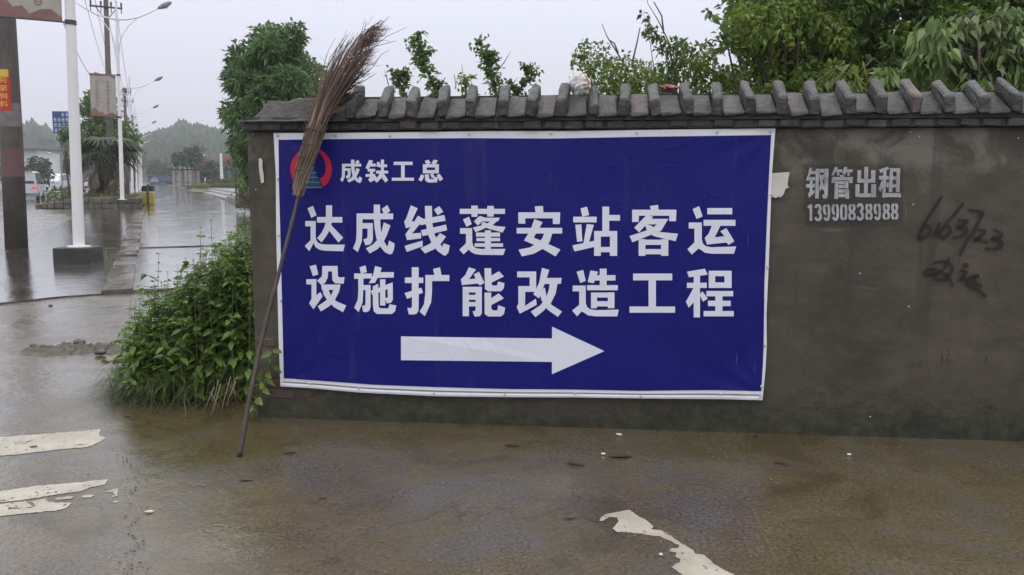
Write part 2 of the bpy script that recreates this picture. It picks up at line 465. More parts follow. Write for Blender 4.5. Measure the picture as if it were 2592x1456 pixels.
# --- road paint, worn through where the concrete shows
def paint_mat():
    m, nt, b, out = new_mat("worn_road_paint")
    v = pos_node(nt)
    n = noise_node(nt, v, 5, 5, 0.6)
    n2 = noise_node(nt, v, 60, 3, 0.6)
    c = ramp_node(nt, n, [(0.3, (0.37, 0.335, 0.275)), (0.7, (0.52, 0.48, 0.40))])
    c = mix_node(nt, 0.5, c, ramp_node(nt, n2, [(0.3, 0.8), (0.7, 1.1)]), 'MULTIPLY')
    chips = noise_node(nt, v, 22, 4, 0.65)
    c = mix_node(nt, ramp_node(nt, chips, [(0.66, 0.0), (0.70, 0.85)]), c, (0.15, 0.12, 0.09))
    dirt = noise_node(nt, v, 2.4, 5, 0.65, 0.5)
    c = mix_node(nt, ramp_node(nt, dirt, [(0.45, 0.0), (0.72, 0.55)]), c, (0.20, 0.16, 0.11))
    nt.links.new(c, b.inputs["Base Color"])
    b.inputs["Roughness"].default_value = 0.35
    bump_node(nt, b, n2, 0.3, 0.003)
    worn = math_node(nt, 'ADD', math_node(nt, 'MULTIPLY', noise_node(nt, v, 34, 5, 0.7), 0.62), math_node(nt, 'MULTIPLY', noise_node(nt, v, 7, 4, 0.6), 0.38))
    tr = nt.nodes.new("ShaderNodeBsdfTransparent"); ms = nt.nodes.new("ShaderNodeMixShader")
    nt.links.new(ramp_node(nt, worn, [(0.575, 0.0), (0.60, 0.9)]), ms.inputs[0])
    nt.links.new(b.outputs[0], ms.inputs[1]); nt.links.new(tr.outputs[0], ms.inputs[2]); nt.links.new(ms.outputs[0], out.inputs["Surface"])
    return m
M_paint = paint_mat()

# ------------------------------------------------------------------ ground, road, paving
def sheet(name, mat, pts, z, parent=None):
    mb = MB(); mb.flat([(p[0], p[1], z) for p in pts])
    o = mb.build(name, mat, parent)
    return o
def slab(name, mat, pts, z0, z1):
    mb = MB(); mb.prism([(p[0], p[1], z1) for p in pts], (0, 0, z0 - z1))
    return mb.build(name, mat, None, fix=True)
def rough_edge(a, b, n, amp, seed=0):
    a = Vector(a); b = Vector(b); d = (b - a); side = Vector((-d.y, d.x, 0)).normalized()
    return [a + d * (i / n) + side * amp * noise.noise((a + d * (i / n)) * 4 + Vector((seed, 0, 0))) for i in range(n)]

g = MB()
g.grid(lambda u, v: (-3000 + 6000 * u, -1500 + 6000 * v, 0.0), 6, 6)
ground = tag(g.build("ground", M_ground), kind="structure")

# concrete apron to the left, one slab joint in front of it
ap = [G(-260, 790), G(0, 771), G(168, 753)]
kx0, kx1 = G(258, 747), G(338, 742)
far_l = ap[0] + S * 70
pts = []
pts += rough_edge(ap[0], ap[1], 10, 0.03) + rough_edge(ap[1], ap[2], 12, 0.03) + rough_edge(ap[2], kx0, 6, 0.05)
pts += [kx0, kx0 + S * 36, ap[0] + S * 36]
apron = tag(slab("apron", M_apron, pts, -0.05, 0.022), kind="structure")

# walkway paving beyond the bush, a shallow step in it
wk_w = 6.3
w0 = kx1; w1 = kx1 + T * wk_w
wst = G(347, 634)
ds = (wst - kx1).dot(S)
walk_near = tag(slab("walkway", M_walk, [w0, w1, w1 + S * ds, w0 + S * ds], -0.05, 0.045), kind="structure")
walk_far = tag(slab("walkway", M_walk, [w0 + S * (ds - 0.02), w1 + S * (ds - 0.02), w1 + S * 260, w0 + S * 260], -0.05, 0.068), kind="structure")
# joints between the big paving slabs, far enough apart to see
# kerb stones between apron and walkway
kerb = tag(MB().box((0, 0, -0.02), (0.05, 0.05, 0.02)).build("kerb", M_kerb), kind="structure")
kdir = S; kw = (kx1 - kx0).dot(T)
kmes = []
for k in range(3):
    b_ = MB().box((0, 0, 0), (kw, 0.98, 0.14), jit=0.012)
    me = bpy.data.meshes.new("kerb_stone"); me.from_pydata(b_.v, [], b_.f); bevel_mesh(me, 0.012, 1)
    me.materials.append(M_kerb); kmes.append(me)
kst = (kx0 + kx1) / 2
for k in range(26):
    if k in (4, 5): continue
    c = kst + S * (0.5 + k * 1.0) + T * rnd.uniform(-0.02, 0.02)
    dz = 0.012 * math.sin(k * 2.1) - (0.035 if k in (3, 6, 7) else 0)
    put("kerb_stone", kmes[k % 3], kerb, (c.x, c.y, 0.006 + dz), (R(rnd.uniform(-.8, .8)), R(rnd.uniform(-.6, .6)), STREET_A + R(rnd.uniform(-1, 1))))
kerb_edge = kst

# carriageway on the far left, with a kerb line
road_r = ap[0] + S * 36
rp = G(0, 560)
rd0 = P(-40, 540, 30); rd0.z = 0
ra = Vector((rd0.x, rd0.y, 0))
planter_c = G(358, 528)
pl_off = (planter_c - kx0).dot(T)
# the road lies left of the planting island
isl_left = G(95, 527)
r_right = isl_left + S * (-1.0)
road = tag(sheet("road", M_road, [r_right - S * 14 - T * 0.2, r_right + S * 330 - T * 0.2, r_right + S * 330 - T * 15, r_right - S * 14 - T * 15], 0.004), kind="structure")

# worn road paint: pixel outlines laid on the ground plane
def gpoly(pts, z): return [G(x, y, z) for x, y in pts]
def paint(polys, name="paint_mark"):
    mb = MB()
    for pl in polys: mb.flat(gpoly(pl, 0.0022))
    return mb.build(name, M_paint, ground)
o4 = lambda x, y: (x / 3.478, 1040 + y / 3.478)
def c4(pts): return [o4(x, y) for x, y in pts]
def wob(pts, amp=1.4, n=4, seed=3.0):
    out = []
    for i, a in enumerate(pts):
        b = pts[(i + 1) % len(pts)]
        L = math.hypot(b[0] - a[0], b[1] - a[1])
        k = max(1, min(40, int(L / 3)))
        for j in range(k):
            t = j / k
            x = a[0] + (b[0] - a[0]) * t; y = a[1] + (b[1] - a[1]) * t
            out.append((x + amp * 1.6 * noise.noise(Vector((x * .13, y * .13, seed))) + amp * 1.3 * noise.noise(Vector((x * .5, y * .5, seed))), y + amp * noise.noise(Vector((x * .13, y * .13, seed + 9))) + amp * 0.8 * noise.noise(Vector((x * .5, y * .5, seed + 4)))))
    return out
paint([wob(c4([(-900, 330), (-300, 262), (0, 233), (330, 208), (700, 178), (890, 163), (870, 215), (935, 238), (860, 285), (780, 320), (560, 335), (250, 372), (0, 397), (-900, 480)]))])
paint([wob(c4([(-900, 810), (0, 708), (330, 660), (620, 635), (720, 628), (820, 612), (957, 602), (920, 650), (800, 672), (720, 705), (450, 745), (200, 785), (0, 805), (-900, 905)])),
       wob(c4([(-900, 925), (0, 822), (220, 795), (300, 850), (190, 856), (75, 850), (70, 870), (160, 862), (320, 838), (270, 800), (400, 770), (420, 800), (500, 810), (630, 808), (585, 855), (480, 880), (200, 905), (0, 928), (-900, 1040)])),
       wob(c4([(480, 770), (600, 752), (652, 757), (620, 775), (500, 783)]), 0.6),
       wob(c4([(718, 748), (815, 735), (826, 745), (800, 762), (730, 763)]), 0.6),
       wob(c4([(928, 715), (1000, 688), (1040, 686), (1030, 750), (990, 760), (1002, 720)]), 0.8),
       wob(c4([(992, 800), (1030, 787), (1040, 797), (1010, 810)]), 0.5)])
o7 = lambda x, y: (1280 + x / 3.578, 1080 + y / 3.578)
def c7(pts): return [o7(x, y) for x, y in pts]
paint([wob(c7([(848, 850), (862, 822), (905, 795), (1000, 775), (1085, 757), (1128, 757), (1190, 805), (1280, 850), (1340, 905), (1320, 930), (1405, 940), (1480, 975), (1530, 1015), (1575, 1045), (1640, 1085), (1705, 1122), (1715, 1150), (1800, 1165), (1880, 1235), (1960, 1290), (2090, 1350), (2350, 1500), (2000, 1560), (1700, 1400), (1600, 1340), (1495, 1268), (1570, 1235), (1585, 1205), (1535, 1180), (1545, 1140), (1475, 1125), (1500, 1105), (1560, 1100), (1575, 1075), (1500, 1040), (1400, 995), (1290, 982), (1190, 965), (1010, 955), (968, 925), (1000, 890), (1025, 855), (1010, 825), (950, 818), (905, 832), (880, 855)]), 1.2)])

# ================================================================== the wall
D = WALL_Y
XL = WP(637, 650, D).x
XR = XL + 8.6
Zw = lambda py, Y=None, px=1500: WP(px, py, D if Y is None else Y).z
Yf, Yr = D - 0.075, D + 0.13
z_pl = Zw(329)                       # top of the render
z_hd = Zw(304, D - 0.045)            # top of the header course
z_sf0, z_sf1 = z_hd + 0.012, Zw(289, Yf)
z_sr = WP(1500, 241, Yr).z
z_rf = Zw(252, Yf); z_rr = WP(1500, 208, Yr).z
wall = thing("boundary_wall", "long grey rendered boundary wall with a saw-tooth brick coping on top", "wall", ((XL + XR) / 2, D + 0.12, 0))
body = MB()
nu, nv = 90, 24
def wface(u, v):
    x = XL + (XR - XL) * u; z = -0.1 + (z_pl + 0.1) * v
    n = 0.007 * noise.noise(Vector((x * 1.3, z * 1.5, 3))) + 0.003 * noise.noise(Vector((x * 6, z * 6, 1)))
    if z < 0.3: n += 0.012 * noise.noise(Vector((x * 5, z * 9, 7)))
    return (x, D + 0.004 - abs(n), z)
body.grid(wface, nu, nv)
b_ = body
base_i = len(b_.v)
back = [(XL, D + 0.24), (XR, D + 0.24)]
b_.add([(XL, D + 0.004, -0.1), (XL, D + 0.24, -0.1), (XL, D + 0.24, z_pl), (XL, D + 0.004, z_pl),
        (XR, D + 0.004, -0.1), (XR, D + 0.24, -0.1), (XR, D + 0.24, z_pl), (XR, D + 0.004, z_pl)],
       [(0, 3, 2, 1), (4, 5, 6, 7), (1, 2, 6, 5), (3, 7, 6, 2)])
body.build("rendered_face", M_plaster, wall, smooth=False)

def shared(name, mb, mat, bev=0.006, rough=0.0):
    me = bpy.data.meshes.new(name); me.from_pydata(mb.v, [], mb.f)
    bm = bmesh.new(); bm.from_mesh(me); bmesh.ops.recalc_face_normals(bm, faces=bm.faces); bm.to_mesh(me); bm.free()
    if bev: bevel_mesh(me, bev, 1)
    if rough:
        bm = bmesh.new(); bm.from_mesh(me)
        lim = 0.05; bmesh.ops.subdivide_edges(bm, edges=[e_ for e_ in bm.edges if e_.calc_length() > lim], cuts=2, use_grid_fill=True)
        sd = Vector((rnd.uniform(0, 50), rnd.uniform(0, 50), rnd.uniform(0, 50)))
        for v in bm.verts:
            q_ = v.co * 22 + sd
            d_ = Vector((noise.noise(q_), noise.noise(q_ + Vector((9, 0, 0))), noise.noise(q_ + Vector((0, 9, 0)))))
            big_ = noise.noise(v.co * 9 + sd)
            v.co += d_ * rough * (1 + 1.6 * max(0, big_))
        bm.to_mesh(me); bm.free()
    me.materials.append(mat); return me
def chip(mb, amp):
    mb.v = [tuple(Vector(v) + Vector((rnd.uniform(-amp, amp), rnd.uniform(-amp, amp), rnd.uniform(-amp, amp)))) for v in mb.v]
    return mb
# header course under the coping
hstep = (WP(2300, 315, D).x - WP(1500, 315, D).x) / 14.55
hh = z_hd - z_pl
hmes = {}
for mi, mt in enumerate((M_brick_dark, M_brick_rust)):
    hmes[mi] = [shared("brick", chip(MB().box((0, 0, 0), (hstep - 0.012, 0.30, hh - 0.006)), 0.005), mt, 0.008) for _ in range(4)]
nh = int((XR - XL + 0.05) / hstep) + 1
for k in range(nh):
    x = XL - 0.012 + hstep * (k + 0.5)
    if x > XR: break
    rusty = rnd.random() < 0.07
    put("brick", rnd.choice(hmes[1 if rusty else 0]), wall, (x + rnd.uniform(-.004, .004), D + 0.105 + rnd.uniform(-.010, .006), z_pl + hh / 2 + 0.002 + rnd.uniform(-.003, .003)),
        (R(rnd.uniform(-1.2, 1.2)), R(rnd.uniform(-1.5, 1.5)), R(rnd.uniform(-1.5, 1.5))))
m_ = MB().box(((XL + XR) / 2, D + 0.12, z_pl + hh / 2), (XR - XL + 0.02, 0.316, hh - 0.012))
m_.build("mortar_bed", M_mortar, wall)
# coping: flat bricks on the slope, bricks on edge between them
x_a = WP(890, 275, Yf).x
x_b = WP(1500, 275, Yf).x
rstep = (x_b - x_a) / 8
rib_w = 0.056
def slope_prism(w, yf, zf0, zf1, yr, zr0, zr1):
    mb = MB(); h = w / 2
    mb.add([(-h, yf, zf0), (-h, yf, zf1), (-h, yr, zr1), (-h, yr, zr0), (h, yf, zf0), (h, yf, zf1), (h, yr, zr1), (h, yr, zr0)],
           [(0, 1, 2, 3), (4, 7, 6, 5), (0, 4, 5, 1), (1, 5, 6, 2), (2, 6, 7, 3), (3, 7, 4, 0)])
    return mb
ymid = D; zmid = z_sf0
def rel(mb): mb.v = [(v[0], v[1] - ymid, v[2] - zmid) for v in mb.v]; return mb
slab_me = [shared("coping_tile", chip(rel(slope_prism(rstep - rib_w - 0.004, Yf + 0.004, z_sf0, z_sf1, Yr, z_sr - 0.05, z_sr)), 0.008), mt, 0.008, 0.006) for mt in (M_brick, M_brick_dark, M_brick, M_brick_rust)]
rib_me = [shared("coping_rib", chip(rel(slope_prism(rib_w, Yf - 0.012, z_sf0 + 0.004, z_rf, Yr + 0.01, z_sr - 0.02, z_rr)), 0.008), mt, 0.010, 0.007) for mt in (M_brick, M_brick_dark, M_brick, M_brick, M_brick_rust)]
# one rib with its top corner broken away
br = rel(slope_prism(rib_w, Yf - 0.004, z_sf0 + 0.004, z_rf - 0.03, Yr + 0.01, z_sr - 0.02, z_rr - 0.012)); rib_me.append(shared("coping_rib", chip(br, 0.01), M_brick, 0.012, 0.010))
k = 0
while True:
    x = x_a + k * rstep
    if x > XR: break
    j = lambda a: rnd.uniform(-a, a)
    put("coping_rib", rib_me[rnd.choice((0, 0, 1, 2, 3, 3, 4, 5 if k > 2 else 0))], wall, (x + j(.006), ymid + j(.010), zmid + j(.006)), (R(j(1.6)), R(j(4.0)), R(j(3.5))))
    if x + rstep / 2 < XR:
        put("coping_tile", slab_me[rnd.choice((0, 1, 2, 0, 1, 3))], wall, (x + rstep / 2 + j(.004), ymid + j(.008), zmid + j(.005)), (R(j(1.0)), R(j(1.0)), R(j(1.0))))
    k += 1
put("coping_tile", slab_me[1], wall, (x_a - rstep / 2, ymid + 0.006, zmid - 0.004), (0.01, 0.02, 0.02))
core = MB()
core.prism([(x_a - 0.1, Yf + 0.02, z_hd - 0.002), (x_a - 0.1, Yf + 0.02, z_sf0 + 0.018), (x_a - 0.1, Yr - 0.01, z_sr - 0.03), (x_a - 0.1, D + 0.33, z_sf0 + 0.02), (x_a - 0.1, D + 0.33, z_hd - 0.002)], (XR - x_a + 0.1, 0, 0))
core.build("coping_core", M_mortar, wall, fix=True)
bk = MB()
bk.prism([(x_a - 0.05, Yr + 0.012, z_sr - 0.02), (x_a - 0.05, Yr + 0.012, z_sr + 0.004), (x_a - 0.05, D + 0.35, z_sf1), (x_a - 0.05, D + 0.35, z_sf0 + 0.022)], (XR - x_a + 0.05, 0, 0))
bk.build("coping_back", M_brick_dark, wall, fix=True)
# the broken end on the left: lumps of mortar over a projecting brick ledge
def cap_fn(u, v):
    x0 = XL - 0.016; x1 = x_a - 0.02
    x = x0 + (x1 - x0) * u
    y = Yf - 0.01 + (0.42) * v
    prof = [0.0, 0.035, 0.05, 0.13, 0.165, 0.16, 0.11, 0.03]
    t = v * (len(prof) - 1); i = min(int(t), len(prof) - 2)
    h = prof[i] * (1 - (t - i)) + prof[i + 1] * (t - i)
    h *= 0.72 + 0.42 * u if u > 0.12 else (0.25 + 0.5 * u / 0.12)
    n = 0.035 * noise.noise(Vector((x * 7, y * 7, 2))) + 0.018 * noise.noise(Vector((x * 19, y * 19, 5)))
    e_ = min(1, min(v, 1 - v) * 7)
    return (x + 0.02 * noise.noise(Vector((y * 11, x * 3, 4))) * (1 if u < .1 else 0), y + 0.014 * noise.noise(Vector((x * 9, 1, v * 4))), z_hd + 0.004 + max(-0.01, h + n * e_ * (0.4 + 0.6 * e_)))
cap = MB(); cap.grid(cap_fn, 46, 20)
cap.build("mortar_cap", M_mortar_cap, wall, smooth=False)
ce = MB().box((XL + (x_a - XL) / 2 + 0.0, D + 0.125, z_hd + 0.012), (x_a - XL + 0.0, 0.36, 0.035), jit=0.008)
ce.build("mortar_ledge", M_mortar_cap, wall)
# bricks bared where the render has fallen off by the bush
rb = [shared("brick", chip(MB().box((0, 0, 0), (0.23, 0.05, 0.054)), 0.004), M_brick_red, 0.007) for _ in range(3)]
for (px, py) in ((700, 948), (690, 973), (704, 998), (750, 998), (670, 867)):
    p = WP(px, py, D); p.x = max(p.x, XL + 0.12 if py != 867 else XL + .07)
    put("brick", rnd.choice(rb), wall, (p.x, D + 0.0215, p.z), (0, R(rnd.uniform(-1, 1)), R(rnd.uniform(-1, 1))), (0.55 if py == 867 else 1, 1, 1))

# ------------------------------------------------------------------ lettering helpers
def flat_marks(polys, to3d, name, mat, parent, step=0.00012):
    """each stroke is a thin printed sheet, every stroke a hair in front of the one before"""
    mb = MB()
    for i, pl in enumerate(polys):
        pts = [to3d(x, y, i * step) for x, y in pl]
        mb.flat(pts)
    return mb.build(name, mat, parent)
def off(poly, ox, oy, s): return [(ox + x / s, oy + y / s) for x, y in poly]
def rect(x0, y0, x1, y1): return [(x0, y0), (x1, y0), (x1, y1), (x0, y1)]
def ribbon(pts, w, taper=True):
    """polyline -> list of quads with round-ish joins"""
    P_ = [Vector((x, y, 0)) for x, y in pts]
    # Catmull-Rom resample
    out = []
    for i in range(len(P_) - 1):
        p0 = P_[max(i - 1, 0)]; p1 = P_[i]; p2 = P_[i + 1]; p3 = P_[min(i + 2, len(P_) - 1)]
        for j in range(4):
            t = j / 4
            out.append(0.5 * ((2 * p1) + (p2 - p0) * t + (2 * p0 - 5 * p1 + 4 * p2 - p3) * t * t + (3 * p1 - p0 - 3 * p2 + p3) * t ** 3))
    out.append(P_[-1])
    L = []; Rr = []
    n = len(out)
    for i, p in enumerate(out):
        t = (out[min(i + 1, n - 1)] - out[max(i - 1, 0)]).normalized()
        s_ = Vector((-t.y, t.x, 0))
        ww = w / 2 * ((0.75 + 0.35 * math.sin(i / n * 3.1)) if taper else 1)
        L.append(p + s_ * ww); Rr.append(p - s_ * ww)
    quads = []
    for i in range(n - 1):
        quads.append([(L[i].x, L[i].y), (L[i + 1].x, L[i + 1].y), (Rr[i + 1].x, Rr[i + 1].y), (Rr[i].x, Rr[i].y)])
    return quads

# ================================================================== the banner
def vinyl(name, col, rough=0.42, var=0.05):
    m, nt, b, _ = new_mat(name)
    v = pos_node(nt)
    n = noise_node(nt, v, 1.2, 4, 0.6)
    c = ramp_node(nt, n, [(0.3, tuple(x * (1 - var) for x in col)), (0.7, tuple(min(1, x * (1 + var)) for x in col))])
    dirt = noise_node(nt, pos_node(nt, (6, 6, 0.8)), 1.0, 5, 0.65)
    c = mix_node(nt, ramp_node(nt, dirt, [(0.58, 0.0), (0.8, 0.16)]), c, (0.22, 0.21, 0.22))
    scr = noise_node(nt, pos_node(nt, (60, 60, 2.2)), 1.0, 2, 0.5, 0.3)
    c = mix_node(nt, ramp_node(nt, scr, [(0.73, 0.0), (0.78, 0.22)]), c, (0.35, 0.35, 0.42))
    nt.links.new(c, b.inputs["Base Color"])
    b.inputs["Roughness"].default_value = rough
    b.inputs["Specular IOR Level"].default_value = 0.22
    wv = noise_node(nt, pos_node(nt, (1.2, 1, 0.7)), 2.2, 3, 0.5, 0.6)
    p = bump_node(nt, b, wv, 0.4, 0.04)
    cr = noise_node(nt, pos_node(nt, (2.6, 1, 0.9)), 1.5, 2, 0.4, 1.6)
    crl = math_node(nt, 'ABSOLUTE', math_node(nt, 'SUBTRACT', cr, 0.5))
    p = bump_node(nt, b, ramp_node(nt, crl, [(0.0, 1.0), (0.02, 0.0)]), 0.22, 0.006, p)
    w2 = noise_node(nt, v, 420, 1, 0.5)
    bump_node(nt, b, w2, 0.12, 0.001, p)
    return m
M_blue = vinyl("blue_vinyl", (0.0055, 0.0065, 0.148))
M_white = vinyl("white_vinyl", (0.74, 0.75, 0.79), 0.45, 0.04)
M_print = vinyl("printed_white", (0.70, 0.715, 0.80), 0.45, 0.03)
M_red = vinyl("printed_red", (0.50, 0.02, 0.045))
M_teal = vinyl("printed_teal", (0.018, 0.075, 0.14))
M_cyan = vinyl("printed_light_blue", (0.09, 0.26, 0.40))
YB = D - 0.018
def poly_at(pl, t):
    """point on a pixel polyline at fraction t of its length"""
    ls = [math.hypot(pl[i + 1][0] - pl[i][0], pl[i + 1][1] - pl[i][1]) for i in range(len(pl) - 1)]
    T_ = sum(ls) * min(max(t, 0), 1); acc = 0
    for i, l in enumerate(ls):
        if T_ <= acc + l or i == len(ls) - 1:
            q = (T_ - acc) / l
            return (pl[i][0] + (pl[i + 1][0] - pl[i][0]) * q, pl[i][1] + (pl[i + 1][1] - pl[i][1]) * q)
        acc += l
def coons(top, bot, lef, rig):
    c00, c10, c01, c11 = top[0], top[-1], bot[0], bot[-1]
    def f(u, v):
        a = poly_at(top, u); b = poly_at(bot, u); c = poly_at(lef, v); d = poly_at(rig, v)
        r = []
        for k in (0, 1):
            r.append((1 - v) * a[k] + v * b[k] + (1 - u) * c[k] + u * d[k] - ((1 - u) * (1 - v) * c00[k] + u * (1 - v) * c10[k] + (1 - u) * v * c01[k] + u * v * c11[k]))
        return r
    return f
w_top = [(692, 337), (850, 337), (1100, 334), (1240, 332), (1440, 332), (1708, 328), (1963, 325)]
w_bot = [(709.7, 978.5), (779, 982.3), (908.5, 994), (1104, 1003.5), (1278.6, 1005.8), (1454, 1006.4), (1622, 1009), (1831, 1011), (1930, 1013.6)]
w_lef = [(692, 337), (698, 440), (699, 585), (705, 852), (709.7, 978.5)]
w_rig = [(1963, 325), (1954, 438), (1952, 493), (1945.6, 676.5), (1940, 800), (1941, 873), (1937, 942.5), (1930, 1013.6)]
i_top = [(705, 354), (848, 352.5), (988, 351), (1180, 350), (1395, 351), (1619, 346.6), (1952, 342)]
i_bot = [(718.4, 957.6), (814, 964.3), (945, 974), (1104, 980), (1290, 985), (1439.6, 986), (1619.5, 989.5), (1802, 987.5), (1927, 990.4)]
i_lef = [(705, 354), (706, 464), (710, 609), (716, 852.6), (718.4, 957.6)]
i_rig = [(1952, 342), (1947, 438), (1942, 542), (1935, 714), (1933, 867), (1931, 925), (1927, 990.4)]
corners = [(700, 345, 1, 1), (1955, 335, -1, 1), (715, 968, 1, -1), (1925, 1000, -1, -1)]
def bulge(px, py):
    h = 0.006 + 0.006 * noise.noise(Vector((px * .0045, py * .006, 0.5))) + 0.0025 * noise.noise(Vector((px * .013, py * .011, 4)))
    for cx_, cy_, sx, sy in corners:
        dx = (px - cx_) * sx; dy = (py - cy_) * sy
        r_ = math.hypot(dx, dy)
        if r_ < 230 and r_ > 1:
            an = math.atan2(dy, dx)
            h += 0.0036 * math.sin(an * 11) * (1 - r_ / 230) * min(1, r_ / 40)
    # sag between the fixings along the lower hem
    if py > 900: h += 0.006 * (py - 900) / 100 * abs(math.sin((px - 720) / 175 * math.pi))
    return h
def BP(px, py, up=0.0): return WP(px, py, YB - bulge(px, py) - up)
banner = thing("banner", "large dark blue vinyl banner with white Chinese lettering and an arrow", "banner", BP(1320, 1005))
fo = coons(w_top, w_bot, w_lef, w_rig); fi = coons(i_top, i_bot, i_lef, i_rig)
mb = MB(); mb.grid(lambda u, v: BP(*fo(u, v)), 150, 70)
mb.build("white_sheet", M_white, banner, smooth=True)
mb = MB(); mb.grid(lambda u, v: BP(*fi(u, v), 0.0034), 150, 66)
mb.build("blue_field", M_blue, banner, smooth=True)
# the doubled lower hem with its printer's colour strip
def hem(du0, du1, up, mat, name):
    mb = MB()
    def f(u, v):
        a = poly_at(w_bot, u); b = poly_at(i_bot, u)
        t = du0 + (du1 - du0) * v
        return BP(a[0] + (b[0] - a[0]) * t, a[1] + (b[1] - a[1]) * t, up + 0.004 * math.sin(v * math.pi))
    mb.grid(f, 90, 4); return mb.build(name, mat, banner, smooth=True)
hem(0.02, 0.47, 0.0034, M_white, "folded_hem")
for t0, colr, nm in ((0.50, (0.05, 0.10, 0.35), "blue"), (0.535, (0.45, 0.12, 0.08), "red"), (0.57, (0.55, 0.42, 0.06), "yellow"), (0.60, (0.03, 0.03, 0.03), "black")):
    hem(t0, t0 + 0.022, 0.0036, smat("hem_line_" + nm, colr, 0.5), "colour_line")
nm_ = MB().lathe((0, 0, 0), [(0.007, 0.0), (0.008, 0.004), (0.005, 0.008), (0.001, 0.0095)], 10, axis=Vector((0, -1, 0)))
nail_me = bpy.data.meshes.new("nail_washer"); nail_me.from_pydata(nm_.v, [], nm_.f)
nail_me.materials.append(smat("nail_washer_plastic", (0.50, 0.50, 0.48), 0.4, 0.15))
for (px, py) in ((703, 343.6), (849.7, 343), (987, 344), (1188, 340), (1395, 339), (1612, 337), (1815, 335), (1950, 334), (1953, 493), (1944, 676), (1936, 874), (1927, 978), (785, 971.6), (909, 983), (1099, 995.4), (1278, 999), (1456.5, 996), (1622, 1003), (1824, 997.6), (1924, 1003.5), (704, 453), (705, 595.6), (712, 760)):
    p = BP(px, py, 0.004)
    put("nail_washer", nail_me, banner, p)

B2 = lambda pl: off(pl, 740, 500, 4.4414)
B3 = lambda pl: off(pl, 1280, 500, 3.788)
B1 = lambda pl: off(pl, 680, 320, 4.155)
def banner_mark(polys, name="printed_character", mat=None):
    return flat_marks(polys, lambda x, y, e_: BP(x, y, 0.0058 + e_), name, mat or M_print, banner)
CHENG = [[(1005, 128), (1068, 85), (1100, 152), (1035, 200)], rect(722, 180, 1133, 245),
 [(722, 180), (790, 180), (785, 420), (780, 500), (735, 615), (682, 572), (715, 490), (722, 400)],
 [(785, 288), (905, 288), (905, 465), (895, 505), (870, 530), (820, 537), (797, 470), (835, 462), (845, 440), (845, 350), (785, 350)],
 [(915, 80), (985, 80), (990, 300), (1000, 400), (1030, 490), (1060, 545), (1075, 540), (1088, 485), (1150, 520), (1140, 590), (1120, 635), (1090, 640), (1040, 615), (985, 550), (945, 460), (925, 350), (915, 240)],
 [(1028, 280), (1103, 315), (1060, 430), (1015, 520), (960, 580), (870, 630), (827, 572), (910, 525), (970, 460), (1005, 380)]]
GONG = [rect(1222, 730, 1597, 795), rect(1370, 780, 1440, 1060), rect(1187, 1046, 1624, 1105)]
